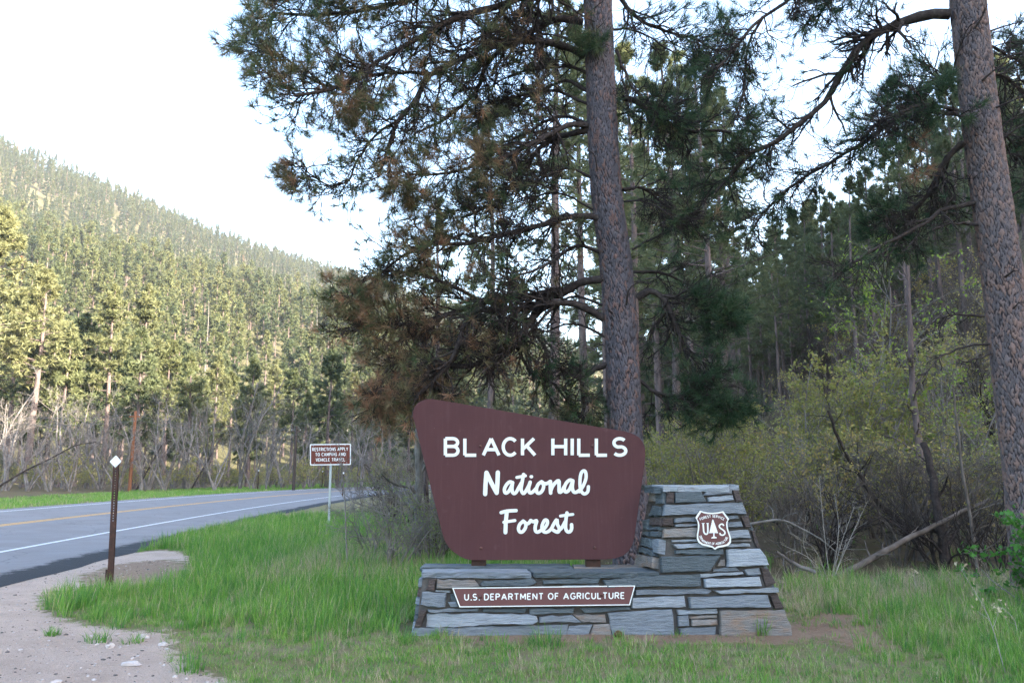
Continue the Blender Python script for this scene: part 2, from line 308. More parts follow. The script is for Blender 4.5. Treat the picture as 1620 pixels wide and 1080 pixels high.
def terrain(x, y):
    x = np.atleast_1d(np.asarray(x, float)); y = np.atleast_1d(np.asarray(y, float))
    lh, tt = left_hill(x, y); rh = right_hill(x, y)
    r = np.hypot(x, y - 8)
    base = wob(x, y, 9.0) * 0.10 * sstep(6, 22, r) + wob(x, y, 60.0) * 0.8 * sstep(60, 200, r) + wob(x, y, 1.1) * 0.012
    z = base + lh + rh + wob(x + 40, y, 45.0) * 5.0 * sstep(0.05, 0.4, tt)
    o, i = road_dist(x, y)
    zr = RZ[i] - XSLOPE * np.clip(o, -5.2, 5.4)
    wgt = 1 - sstep(5.6, 10.5, abs(o))
    return z * (1 - wgt) + (zr - 0.045 - 0.05 * (1 - sstep(3.8, 5.0, abs(o)))) * wgt
def tz(x, y): return float(terrain(x, y)[0])
def in_poly(x, y, poly):
    c = np.zeros(x.shape, bool); n = len(poly)
    for i in range(n):
        x0, y0 = poly[i]; x1, y1 = poly[(i + 1) % n]
        if y0 == y1: continue
        c ^= ((y0 > y) != (y1 > y)) & (x < (x1 - x0) * (y - y0) / (y1 - y0) + x0)
    return c
def px_poly(pts): return [tuple(ground_px(*p)) for p in pts]
DIRT = px_poly([(-900, 925), (0, 925), (110, 895), (180, 880), (262, 868), (300, 880), (306, 905), (245, 932), (130, 938), (75, 938), (62, 960), (90, 984), (180, 998), (285, 1003), (272, 1030), (310, 1062), (392, 1085), (520, 1250), (-1500, 1250)])
LIT1 = px_poly([(690, 1006), (860, 1000), (1050, 998), (1252, 992), (1300, 965), (1380, 975), (1400, 1000), (1260, 1018), (1050, 1018), (900, 1016), (760, 1018)])
LIT2 = px_poly([(1320, 995), (1420, 1000), (1430, 1030), (1330, 1035)])
LIT3 = px_poly([(120, 915), (185, 893), (268, 884), (302, 900), (250, 930), (140, 942)])
def soft_poly(x, y, poly, rad):
    s = np.zeros(x.shape); k = 0
    for a in range(8):
        for q in (0.5, 1.0):
            s += in_poly(x + rad * q * math.cos(a * 0.785), y + rad * q * math.sin(a * 0.785), poly); k += 1
    return s / k
def axis(lo, hi, n, dense, c):
    t = np.linspace(math.asinh((lo - c) / dense), math.asinh((hi - c) / dense), n); return c + dense * np.sinh(t)
def build_ground():
    xs = axis(-1000, 800, 330, 7.0, -1.0); ys = axis(-300, 1600, 380, 7.0, 8.0)
    X, Y = np.meshgrid(xs, ys); x, y = X.ravel(), Y.ravel(); Z = terrain(x, y)
    nx, ny = len(xs), len(ys); i = np.arange(nx * ny).reshape(ny, nx)
    F = np.stack([i[:-1, :-1], i[:-1, 1:], i[1:, 1:], i[1:, :-1]], -1).reshape(-1, 4)
    dirt = soft_poly(x, y, DIRT, 0.35); lit = np.maximum(soft_poly(x, y, LIT1, 0.2), 0.8 * soft_poly(x, y, LIT2, 0.25)); pad = soft_poly(x, y, LIT3, 0.25); dirt = dirt * (1 - 0.9 * pad); lit = np.maximum(lit, 0.9 * pad)
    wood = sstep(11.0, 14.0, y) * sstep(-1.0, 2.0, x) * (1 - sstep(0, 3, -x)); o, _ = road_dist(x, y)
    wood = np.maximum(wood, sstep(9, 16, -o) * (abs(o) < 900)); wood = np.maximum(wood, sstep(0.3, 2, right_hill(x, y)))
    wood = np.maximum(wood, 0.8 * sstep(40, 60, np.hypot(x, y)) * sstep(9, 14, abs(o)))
    hill = sstep(90, 160, np.hypot(x, y))
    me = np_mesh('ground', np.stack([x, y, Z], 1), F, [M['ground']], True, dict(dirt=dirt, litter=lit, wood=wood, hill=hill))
    tag(obj('ground', me), kind='structure')
    # road
    i = np.arange(len(RS)); offs = [-4.35, -3.5, 0.0, 3.5, 4.6, 5.0, 5.35, 5.62]; V = []; A = []
    for k, of in enumerate(offs):
        e = np.zeros(len(i)) + of; dz = np.zeros(len(i))
        if k >= 5: e = e + (wob(RX * 3 + k, RY * 3, 1.6) * 0.16)
        if k == 7: dz -= 0.035; e = e + 0.08
        if k == 6: dz += -0.006
        V.append(np.stack([RX + e * np.cos(RT), RY - e * np.sin(RT), RZ - XSLOPE * e + dz], -1)); A.append(np.zeros(len(i)) + (0.0 if k < 4 else (0.32, 0.45, 0.72, 1.0)[k - 4]))
    n = len(i); idx = np.arange(n * len(offs)).reshape(len(offs), n)
    F = np.stack([idx[:-1, :-1], idx[1:, :-1], idx[1:, 1:], idx[:-1, 1:]], -1).reshape(-1, 4)
    road = tag(obj('road', np_mesh('road', np.concatenate(V), F, [M['asphalt']], True, dict(off=np.concatenate(A)))), kind='structure')
    for nm, c, hw, mt in (('white_line', 3.5, 0.06, 'paint_white'), ('white_line', -3.5, 0.06, 'paint_white'), ('yellow_line', 0.10, 0.055, 'paint_yellow'), ('yellow_line', -0.10, 0.055, 'paint_yellow')):
        V = np.concatenate([road_point(i, c - hw, 0.004), road_point(i, c + hw, 0.004)]); a = np.arange(n - 1)
        obj(nm, np_mesh(nm, V, np.stack([a, a + n, a + n + 1, a + 1], -1), [M[mt]]), road)
build_ground()

# ------------------------------------------------------------------ growth helpers
def tubes(P, Rd, k, rg=rng):
    """P (m,n,3), Rd (m,n) -> V, F quads"""
    m, n, _ = P.shape
    T = np.empty_like(P); T[:, 1:-1] = P[:, 2:] - P[:, :-2]; T[:, 0] = P[:, 1] - P[:, 0]; T[:, -1] = P[:, -1] - P[:, -2]; T = norm(T)
    ref = norm(rg.normal(size=(m, 1, 3))) + 0 * T
    A = norm(np.cross(T, ref)); B = np.cross(T, A)
    a = np.arange(k) * 2 * math.pi / k
    V = P[:, :, None] + Rd[:, :, None, None] * (A[:, :, None] * np.cos(a)[None, None, :, None] + B[:, :, None] * np.sin(a)[None, None, :, None])
    i = np.arange(m * n * k).reshape(m, n, k)
    j = np.roll(i, -1, 2)
    F = np.stack([i[:, :-1], j[:, :-1], j[:, 1:], i[:, 1:]], -1).reshape(-1, 4)
    return V.reshape(-1, 3), F
def cat(parts):
    V = []; F = []; b = 0
    for v, f in parts:
        V.append(v); F.append(f + b); b += len(v)
    return np.concatenate(V), np.concatenate(F)
def resample(pts, n):
    pts = np.asarray(pts, float)
    # Catmull-Rom then even resample
    Q = np.concatenate([[2 * pts[0] - pts[1]], pts, [2 * pts[-1] - pts[-2]]]); out = []
    for i in range(1, len(Q) - 2):
        for t in np.linspace(0, 1, 8, endpoint=False):
            p0, p1, p2, p3 = Q[i - 1:i + 3]
            out.append(0.5 * (2 * p1 + (p2 - p0) * t + (2 * p0 - 5 * p1 + 4 * p2 - p3) * t * t + (3 * p1 - p0 - 3 * p2 + p3) * t ** 3))
    out.append(pts[-1]); out = np.array(out)
    L = np.concatenate([[0], np.cumsum(np.linalg.norm(np.diff(out, axis=0), axis=1))]); s = np.linspace(0, L[-1], n)
    return np.stack([np.interp(s, L, out[:, c]) for c in range(out.shape[1])], 1)
def grow(P, Rd, count, t0, t1, ang, L, n, droop=0.0, jit=0.12, rf=0.55, rmin=0.002, rg=rng, taper_len=0.5, side=0.0):
    m, npt, _ = P.shape
    if np.isscalar(count): idx = np.repeat(np.arange(m), count)
    else: idx = np.repeat(np.arange(m), count)
    q = len(idx); t = t0 + (t1 - t0) * rg.random(q)
    f = t * (npt - 1); a = np.minimum(f.astype(int), npt - 2); u = (f - a)[:, None]
    p0, p1 = P[idx, a], P[idx, a + 1]; pos = p0 * (1 - u) + p1 * u; tan = norm(p1 - p0)
    rad = Rd[idx, a] * (1 - u[:, 0]) + Rd[idx, a + 1] * u[:, 0]
    perp = rg.normal(size=(q, 3)); perp[:, 2] *= (1 - side); perp = norm(np.cross(np.cross(tan, perp), tan))
    an = ang * rg.uniform(0.7, 1.3, q)[:, None]
    d = norm(tan * np.cos(an) + perp * np.sin(an))
    Ln = (L if np.isscalar(L) else np.asarray(L)[idx]) * rg.uniform(0.55, 1.2, q) * (1 - taper_len * t)
    pts = [pos]; st = (Ln / (n - 1))[:, None]
    for k in range(n - 1):
        d = norm(d + rg.normal(size=(q, 3)) * jit + np.array([0, 0, droop])); pts.append(pts[-1] + d * st)
    C = np.stack(pts, 1); r0 = np.maximum(rad * rf, rmin)
    RR = r0[:, None] * np.linspace(1, 0.45, n)[None]
    return C, np.maximum(RR, rmin * 0.7), idx
def tufts(C, D, size, K, width, tint, rg=rng, spread=0.75, back=0.0):
    m = len(C); d = norm(D[:, None] * 0.75 + rg.normal(size=(m, K, 3)) * spread)
    sz = (size if np.isscalar(size) else np.asarray(size)[:, None]) * rg.uniform(0.65, 1.15, (m, K))
    b = C[:, None] - D[:, None] * (back * rg.random((m, K)))[..., None]
    tip = b + d * sz[..., None]; pr = norm(np.cross(d, rg.normal(size=(m, K, 3)))) * (width * 0.5)
    V = np.stack([b - pr, b + pr, tip], 2).reshape(-1, 3); F = np.arange(len(V)).reshape(-1, 3)
    T = np.repeat((np.asarray(tint)[:, None] + rg.normal(size=(m, K)) * 0.07).ravel(), 3)
    return V, F, np.clip(T, 0, 1)
def leaves(C, size, tint, rg=rng, K=1):
    """small quads (two triangles, slightly folded)"""
    C = np.repeat(C, K, 0); m = len(C); C = C + rg.normal(size=(m, 3)) * size * (0.9 if K > 1 else 0.1)
    a = norm(rg.normal(size=(m, 3))); b = norm(np.cross(a, rg.normal(size=(m, 3)))); s = size * rg.uniform(0.6, 1.25, (m, 1))
    V = np.stack([C - a * s * 0.7, C + b * s * 0.42, C + a * s * 0.8, C - b * s * 0.42], 1).reshape(-1, 3)
    i = np.arange(m) * 4; F = np.stack([i, i + 1, i + 2, i + 3], 1)
    return V, F, np.repeat(np.clip(rg.normal(tint, 0.25, m), 0, 1), 4)
# ------------------------------------------------------------------ generic tree builders
def pine(H, cb, Rc, rt, nb, seed, tuft=0.5, K=4, tw=0.12, nsub=4, ksub=3, tint0=0.5, dead=0.0, lean=0.0, shape=0.7):
    rg = np.random.default_rng(seed)
    n = 14; t = np.linspace(0, 1, n); ph = rg.uniform(0, 6.28, 2)
    P = np.stack([0.012 * H * np.sin(t * 4 + ph[0]) * t + lean * H * t, 0.012 * H * np.sin(t * 3.3 + ph[1]) * t, t * H - 0.4 * (t == 0)], 1)[None]
    Rr = (rt * (1 - t) ** 0.75 + 0.02 + rt * 0.35 * np.exp(-t * 28))[None]
    parts = [tubes(P, Rr, 8, rg)]
    u = np.sort(rg.random(nb)) ** 0.9; z = (cb + (0.985 - cb) * u) * H
    L = Rc * ((1 - u) ** shape * (0.45 + 0.55 * np.minimum(1, u * 5))) * rg.uniform(0.55, 1.15, nb) + 0.25
    az = rg.uniform(0, 6.28, nb); el = R(-12) + R(55) * u + rg.normal(0, 0.12, nb)
    ti = z / H * (n - 1); a = np.minimum(ti.astype(int), n - 2); f = (ti - a)[:, None]
    pos = P[0, a] * (1 - f) + P[0, a + 1] * f; d = np.stack([np.cos(az) * np.cos(el), np.sin(az) * np.cos(el), np.sin(el)], 1)
    pts = [pos]; st = (L / 5)[:, None]
    for k in range(5): d = norm(d + rg.normal(size=(nb, 3)) * 0.10 + np.array([0, 0, 0.06 - 0.02 * k])); pts.append(pts[-1] + d * st)
    B = np.stack(pts, 1); Rb = (np.clip(L * 0.016, 0.012, 0.06))[:, None] * np.linspace(1, 0.35, 6)[None]
    parts.append(tubes(B, Rb, 4, rg))
    S, Rs, ix = grow(B, Rb, nsub, 0.3, 1.0, 0.8, L * 0.42, 4, 0.05, 0.15, 0.5, 0.006, rg)
    parts.append(tubes(S, Rs, ksub, rg))
    nd = []
    if dead > 0:      # bare dead whorls under the crown
        q = int(dead); zz = rg.uniform(0.25, cb + 0.05, q) * H; az = rg.uniform(0, 6.28, q); LL = rg.uniform(0.5, 1.6, q)
        pos = np.stack([np.interp(zz, t * H, P[0, :, 0]), np.interp(zz, t * H, P[0, :, 1]), zz], 1); d = np.stack([np.cos(az), np.sin(az), -0.15 + 0 * az], 1); pts = [pos]
        for k in range(4): d = norm(d + rg.normal(size=(q, 3)) * 0.15 - np.array([0, 0, 0.06])); pts.append(pts[-1] + d * (LL / 4)[:, None])
        parts.append(tubes(np.stack(pts, 1), np.full((q, 5), 0.012), 3, rg))
    W = cat(parts)
    C = np.concatenate([S[:, -1], S[:, 2], S[:, 1], B[:, -1], B[:, 3]]); D = np.concatenate([S[:, -1] - S[:, -2], S[:, 2] - S[:, 1], S[:, 1] - S[:, 0], B[:, -1] - B[:, -2], B[:, 3] - B[:, 2]])
    D = norm(norm(D) + np.array([0, 0, 0.35])); hh = C[:, 2] / H
    clump = np.sin(C[:, 0] * 1.7 + seed) * np.sin(C[:, 1] * 1.9) * np.sin(C[:, 2] * 1.3 + seed * 2)
    tint = tint0 + 0.18 * clump + 0.12 * (hh - 0.6) + rg.normal(0, 0.06, len(C))
    N = tufts(C, D, tuft, K, tw, tint, rg, 0.8, tuft * 0.3)
    return W, N
def make_pine(name, mats, *a, **k):
    W, N = pine(*a, **k); e = empty(name)
    obj('trunk', np_mesh('trunk', W[0], W[1], [M[mats[0]]], True), e)
    obj('crown', np_mesh('crown', N[0], N[1], [M[mats[1]]], False, dict(tint=N[2])), e)
    return e
def bare(H, stems, spread, r0, seed, lv=(9, 7, 5), droop=0.02, curve=0.10, leaf=None):
    """leafless many-stemmed tree or shrub; leaf = (material size, per-twig count, tint)"""
    rg = np.random.default_rng(seed); P = []; Rr = []; n = 9
    for s in range(stems):
        az = rg.uniform(0, 6.28); tl = spread * rg.uniform(0.3, 1.0); h = H * rg.uniform(0.7, 1.0)
        d = norm(np.array([math.cos(az) * tl, math.sin(az) * tl, 1.0])); p = np.array([rg.normal(0, 0.04 * H * spread), rg.normal(0, 0.04 * H * spread), -0.15]); pts = [p]
        for k in range(n - 1): d = norm(d + rg.normal(size=3) * curve + np.array([0, 0, 0.05])); p = p + d * h / (n - 1); pts.append(p)
        P.append(pts); Rr.append(r0 * rg.uniform(0.6, 1.1) * np.linspace(1, 0.25, n))
    P = np.array(P); Rr = np.array(Rr); parts = [tubes(P, Rr, 6, rg)]; cur = (P, Rr); Ls = np.full(len(P), H * 0.42); tips = []
    for i, c in enumerate(lv):
        n_ = (6, 5, 4, 4)[i]; Q, Rq, ix = grow(cur[0], cur[1], c, 0.22 if i == 0 else 0.15, 1.0, 0.62, Ls, n_, droop, 0.16, 0.55, max(0.003, r0 * 0.05), rg, 0.45)
        parts.append(tubes(Q, Rq, 3 if i else 4, rg)); Ls = np.linalg.norm(Q[:, -1] - Q[:, 0], axis=1) * 0.55; cur = (Q, Rq); tips.append(Q)
    W = cat(parts); N = None
    if leaf:
        size, per, tint = leaf; T = tips[-1]; q = T.shape[1]
        a = rg.integers(1, q, (len(T), per)); C = np.take_along_axis(T, a[:, :, None].repeat(3, 2), 1).reshape(-1, 3)
        N = leaves(C + rg.normal(size=C.shape) * size * 0.5, size, tint, rg)
    return W, N
def make_bare(name, wood, leafm, *a, **k):
    W, N = bare(*a, **k); e = empty(name)
    obj('stems', np_mesh('stems', W[0], W[1], [M[wood]], True), e)
    if N: obj('foliage', np_mesh('foliage', N[0], N[1], [M[leafm]], False, dict(tint=N[2])), e)
    return e
# ------------------------------------------------------------------ instanced stuff (grass, far woods)
def scatter(name, pts, rz, sc, pick, protos, label, cat_, tilt=0.0):
    """one object of kind stuff: protos (mesh datablocks) on points through geometry nodes"""
    pc = bpy.data.collections.new(name + '_kinds')
    for j, me in enumerate(protos): pc.objects.link(bpy.data.objects.new('%s_kind_%02d' % (name, j), me))
    me = bpy.data.meshes.new(name); me.vertices.add(len(pts)); me.vertices.foreach_set('co', np.asarray(pts, np.float32).ravel())
    for nm, ty, v in (('sc', 'FLOAT', sc), ('rz', 'FLOAT', rz)):
        a_ = me.attributes.new(nm, ty, 'POINT'); a_.data.foreach_set('value', np.asarray(v, np.float32))
    a_ = me.attributes.new('pick', 'INT', 'POINT'); a_.data.foreach_set('value', np.asarray(pick, np.int32))
    o = obj(name, me); ng = bpy.data.node_groups.new(name, 'GeometryNodeTree')
    ng.interface.new_socket('Geometry', in_out='INPUT', socket_type='NodeSocketGeometry'); ng.interface.new_socket('Geometry', in_out='OUTPUT', socket_type='NodeSocketGeometry')
    N, L = ng.nodes, ng.links; gi = N.new('NodeGroupInput'); go = N.new('NodeGroupOutput'); ip = N.new('GeometryNodeInstanceOnPoints'); ci = N.new('GeometryNodeCollectionInfo')
    ci.inputs['Collection'].default_value = pc; ci.inputs['Separate Children'].default_value = True; ci.inputs['Reset Children'].default_value = True
    ip.inputs['Pick Instance'].default_value = True
    def na(nm, ty):
        q = N.new('GeometryNodeInputNamedAttribute'); q.data_type = ty; q.inputs[0].default_value = nm; return q.outputs[0]
    cx = N.new('ShaderNodeCombineXYZ'); L.new(na('rz', 'FLOAT'), cx.inputs[2])
    L.new(gi.outputs[0], ip.inputs['Points']); L.new(ci.outputs[0], ip.inputs['Instance']); L.new(na('pick', 'INT'), ip.inputs['Instance Index'])
    L.new(cx.outputs[0], ip.inputs['Rotation']); L.new(na('sc', 'FLOAT'), ip.inputs['Scale']); L.new(ip.outputs[0], go.inputs[0])
    md = o.modifiers.new('scatter', 'NODES'); md.node_group = ng
    return tag(o, label, cat_, kind='stuff')
def joined(W, N, m1, m2, name):
    V = np.concatenate([W[0], N[0]]); me = bpy.data.meshes.new(name)
    F4 = W[1].astype(np.int32); F3 = (N[1] + len(W[0])).astype(np.int32)
    me.vertices.add(len(V)); me.vertices.foreach_set('co', V.astype(np.float32).ravel()); me.loops.add(F4.size + F3.size)
    me.loops.foreach_set('vertex_index', np.concatenate([F4.ravel(), F3.ravel()])); me.polygons.add(len(F4) + len(F3))
    me.polygons.foreach_set('loop_start', np.concatenate([np.arange(0, F4.size, 4), F4.size + np.arange(0, F3.size, F3.shape[1])]).astype(np.int32))
    me.update(calc_edges=True); me.materials.append(M[m1]); me.materials.append(M[m2])
    me.polygons.foreach_set('material_index', np.concatenate([np.zeros(len(F4)), np.ones(len(F3))]).astype(np.int32))
    a = me.attributes.new('tint', 'FLOAT', 'POINT'); a.data.foreach_set('value', np.concatenate([np.zeros(len(W[0])), N[2]]).astype(np.float32))
    return me

# ------------------------------------------------------------------ far wooded hillside
def hillside():
    protos = []
    for s in range(7):
        dark = s >= 4; H = (17, 19, 15, 18, 16, 19, 14)[s]
        W, N = pine(H, (0.34, 0.42, 0.30, 0.38, 0.2, 0.25, 0.15)[s], (2.1, 2.5, 1.9, 2.3, 1.9, 2.1, 1.7)[s], 0.22, 46, 300 + s, tuft=0.85, K=4, tw=0.40, nsub=3, tint0=0.22 if dark else 0.60, shape=0.75 if dark else 0.6)
        protos.append(joined(W, N, 'bark_mid', 'needles_far', 'far_pine'))
    W, N = pine(16, 0.4, 2.3, 0.2, 36, 351, tuft=0.9, K=3, tw=0.4, nsub=2, tint0=0.9)
    me = joined(W, N, 'bark_mid', 'needles_rusty', 'far_dead_pine'); protos.append(me)
    W, N = pine(17, 0.2, 1.4, 0.2, 30, 352, tuft=0.05, K=1, tw=0.02, nsub=3); protos.append(joined(W, N, 'bark_pale', 'needles_far', 'far_snag'))
    pts = []; rg = np.random.default_rng(5)
    sp = 5.7; gx, gy = np.meshgrid(np.arange(-640, 120, sp), np.arange(60, 1010, sp)); x = gx.ravel() + rg.uniform(-0.48, 0.48, gx.size) * sp; y = gy.ravel() + rg.uniform(-0.48, 0.48, gx.size) * sp
    az = np.degrees(np.arctan2(x, y)); _, tt = left_hill(x, y); r = np.hypot(x, y)
    ok = (az > -38) & (az < 6) & (tt > -0.01) & (tt < 1.03) & (r < 1050); ok &= rg.random(len(x)) < np.where(r > 330, 0.86, 0.92)
    ok &= rg.random(len(x)) < 0.72 + 0.55 * (wob(x, y, 30) * 0.5 + 0.5)
    x, y, tt, r = x[ok], y[ok], tt[ok], r[ok]; z = terrain(x, y) - 0.3
    up = tt + 0.22 * wob(x, y, 140) + 0.0006 * (x + 250)
    dark = rg.random(len(x)) < sstep(0.36, 0.66, up) * 0.92 + 0.08  # darker-coloured pines picked higher up stand in for shade on the upper slope
    pick = np.where(dark, rg.integers(4, 7, len(x)), rg.integers(0, 4, len(x))); q = rg.random(len(x)); pick = np.where(q < 0.006, 7, np.where(q < 0.03, 8, pick))
    sc = (0.55 + 0.62 * rg.random(len(x)) ** 1.3) * (1 + 0.12 * wob(x, y, 90))
    scatter('hillside_wood', np.stack([x, y, z], 1), rg.uniform(0, 6.28, len(x)), sc, pick, protos, 'distant pine wood covering the sunlit hillside across the valley', 'wood')
    print('hill trees', len(x))
hillside()

# ------------------------------------------------------------------ trees across the road
ORD = 'first second third fourth fifth sixth seventh eighth ninth tenth eleventh twelfth thirteenth fourteenth fifteenth sixteenth seventeenth eighteenth nineteenth twentieth'.split()
ORD += ['twenty-' + o for o in ORD[:9]] + ['thirtieth'] + ['thirty-' + o for o in ORD[:9]] + ['fortieth'] + ['forty-' + o for o in ORD[:9]]
def ordinal(spots, item): return ORD[sorted(s[0] for s in spots).index(item[0])]
def place(px, Y): X = (px - 810) / 1260.0 * Y * 1.012; return np.array([X, Y, tz(X, Y)])
def height_to(px, py, Y, base): return at(px, py, Y)[2] - base
def across_road():
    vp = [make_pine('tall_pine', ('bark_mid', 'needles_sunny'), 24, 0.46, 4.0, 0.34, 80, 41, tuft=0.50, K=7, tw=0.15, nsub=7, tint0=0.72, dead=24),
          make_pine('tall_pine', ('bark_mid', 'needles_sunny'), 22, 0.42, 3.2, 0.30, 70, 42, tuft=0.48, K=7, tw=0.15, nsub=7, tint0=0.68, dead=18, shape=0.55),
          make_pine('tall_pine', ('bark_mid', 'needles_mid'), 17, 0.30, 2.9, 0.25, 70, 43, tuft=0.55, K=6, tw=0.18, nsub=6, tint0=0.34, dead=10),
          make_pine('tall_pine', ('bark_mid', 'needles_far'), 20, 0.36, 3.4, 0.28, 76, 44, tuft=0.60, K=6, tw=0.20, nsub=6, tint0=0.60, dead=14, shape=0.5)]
    PH = [24, 22, 17, 20]; used = [0, 0, 0, 0]
    G = 'pines across the road'
    def put(k, px, top, Y, label, rz=None, wide=1.0):
        p = place(px, Y); s = height_to(px, top, Y, p[2]) / PH[k]; rz = rng.uniform(0, 6.28) if rz is None else rz
        if not used[k]: o = vp[k]; o.location = p; o.rotation_euler = (0, 0, rz); o.scale = (s * wide, s * wide, s); used[k] = 1
        else: o = copy_tree(vp[k], p, rz, (s * wide, s * wide, s))
        return tag(o, label, 'tree', G)
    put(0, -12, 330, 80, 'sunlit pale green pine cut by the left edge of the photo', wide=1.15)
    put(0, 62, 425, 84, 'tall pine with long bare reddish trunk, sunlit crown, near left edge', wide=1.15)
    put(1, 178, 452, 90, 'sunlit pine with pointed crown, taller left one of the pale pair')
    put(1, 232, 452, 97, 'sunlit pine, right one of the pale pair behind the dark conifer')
    put(2, 226, 520, 76, 'dark green shaded pine standing in front of the pale pair')
    put(2, 306, 560, 78, 'dark green pine with lit top, left of the bare grey trees')
    put(2, 402, 566, 82, 'small dark pine rising behind the pale bare birches')
    put(3, 524, 555, 88, 'broad yellow-green pine rising behind the brown restrictions sign')
    put(2, 490, 620, 86, 'dark drooping pine just left of the restrictions sign')
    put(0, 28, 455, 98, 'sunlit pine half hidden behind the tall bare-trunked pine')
    put(3, 135, 500, 92, 'mid green pine between the tall left pine and the pale pair')
    more = ((-70, 380, 84, 1), (110, 520, 86, 2), (270, 540, 100, 3), (345, 560, 104, 1), (372, 590, 108, 3), (440, 570, 110, 1), (468, 585, 106, 3), (562, 590, 112, 1), (592, 600, 104, 3), (620, 560, 95, 1), (650, 600, 108, 3),
            (61, 540, 88, 3), (-30, 480, 100, 3), (200, 560, 100, 3), (160, 560, 104, 1), (325, 600, 94, 2), (540, 640, 92, 2), (578, 650, 86, 2), (90, 490, 112, 1), (690, 560, 110, 1), (730, 600, 98, 3), (780, 560, 112, 0))
    for it in more: put(it[3], it[0], it[1], it[2], 'plain pine across the road, %s from the left of those crowding behind' % ordinal(more, it))
    # leafless trees
    bt = [make_bare('bare_tree', 'bark_bare', None, 9.5, 3, 0.28, 0.15, 61, (8, 6, 5)), make_bare('bare_tree', 'bark_bare', None, 8.0, 4, 0.42, 0.11, 62, (7, 6, 5)),
          make_bare('bare_tree', 'bark_pale', None, 12.0, 3, 0.16, 0.14, 63, (10, 7, 5))]
    BH = [9.0, 7.3, 11.5]; ub = [0, 0, 0]; GB = 'leafless trees across the road'
    def putb(k, px, top, Y, label):
        p = place(px, Y); s = height_to(px, top, Y, p[2]) / BH[k]
        if not ub[k]: o = bt[k]; o.location = p; o.scale = (s, s, s); ub[k] = 1
        else: o = copy_tree(bt[k], p, rng.uniform(0, 6.28), (s, s, s))
        return tag(o, label, 'tree', GB)
    putb(2, 392, 585, 74, 'pale grey leafless birch clump, tallest bare tree across the road')
    putb(2, 432, 645, 72, 'pale twiggy leafless tree left of the dark utility pole')
    putb(1, 178, 640, 70, 'wide grey leafless tree behind the near delineator post')
    putb(0, 96, 650, 70, 'grey leafless tree beside the tall bare-trunked pine')
    more = ((-20, 580, 70, 0), (30, 620, 66, 1), (65, 660, 64, 1), (130, 670, 64, 0), (155, 630, 78, 0), (205, 660, 66, 1), (250, 620, 72, 0), (276, 660, 68, 1), (310, 640, 72, 0), (335, 620, 76, 1), (352, 670, 70, 1),
            (410, 660, 74, 0), (456, 660, 80, 1), (500, 670, 84, 0), (545, 670, 84, 1), (575, 650, 80, 0), (601, 660, 82, 1), (290, 600, 80, 0), (120, 600, 76, 1), (15, 620, 74, 1), (100, 690, 63, 1), (240, 700, 66, 0))
    for it in more: putb(it[3], it[0], it[1], it[2], 'small grey leafless tree at the wood edge, %s from the left of its kind' % ordinal(more, it))
    # low olive brush along the wood edge
    br = [make_bare('brush', 'bark_bare', 'leaf_olive', 2.6, 9, 0.5, 0.03, 71, (6, 6), leaf=(0.075, 3, 0.6)), make_bare('brush', 'bark_bare', 'leaf_olive', 2.2, 8, 0.6, 0.03, 72, (6, 6), leaf=(0.07, 2, 0.3))]
    k = 0
    for px in range(-30, 640, 13):
        Y = rng.uniform(66, 82); p = place(px + rng.uniform(-6, 6), Y)
        if abs(road_dist(p[0], p[1])[0][0]) < 8: Y += 10; p = place(px, Y)
        s = rng.uniform(0.6, 1.25)
        if k < 2: o = br[k]; o.location = p; o.scale = (s, s, s)
        else: o = copy_tree(br[k % 2], p, rng.uniform(0, 6.28), (s, s, s))
        tag(o, 'low olive brush budding along the wood edge across the road', 'bush', 'brush across the road'); k += 1
    # long dark leaning stem at far left
    pts = resample([at(-10, 775, 62), at(35, 747, 62), at(80, 725, 62.5), at(118, 705, 63), at(152, 699, 63.5)], 12)
    P = pts[None]; Rr = np.linspace(0.085, 0.035, 12)[None]; S, Rs, _ = grow(P, Rr, 14, 0.2, 1, 0.7, 1.3, 5, 0.05, 0.2, 0.4, 0.015)
    e = empty('leaning_tree', tuple(pts[0])); W = cat([tubes(P - pts[0], Rr, 7), tubes(S - pts[0], Rs, 3)])
    obj('stems', np_mesh('stems', W[0], W[1], [M['branch']], True), e); tag(e, 'dark leafless tree leaning far over to the right, bottom left woods', 'tree')
    for a, b, lab in (((210, 785, 70), (258, 700, 71), 'thin dark leaning stem just right of the orange pole'), ((300, 778, 74), (352, 688, 76), 'dark leaning stem left of the pale birch clump')):
        p0, p1 = at(*a), at(*b); pts = resample([p0, (p0 + p1) / 2 + np.array([0.15, 0, 0.3]), p1], 8); P = pts[None]; Rr = np.linspace(0.09, 0.04, 8)[None]; S, Rs, _ = grow(P, Rr, 9, 0.3, 1, 0.6, 1.2, 4, 0.05, 0.2, 0.4, 0.012)
        e = empty('leaning_tree', tuple(p0)); W = cat([tubes(P - p0, Rr, 6), tubes(S - p0, Rs, 3)]); obj('stems', np_mesh('stems', W[0], W[1], [M['branch']], True), e); tag(e, lab, 'tree')
across_road()

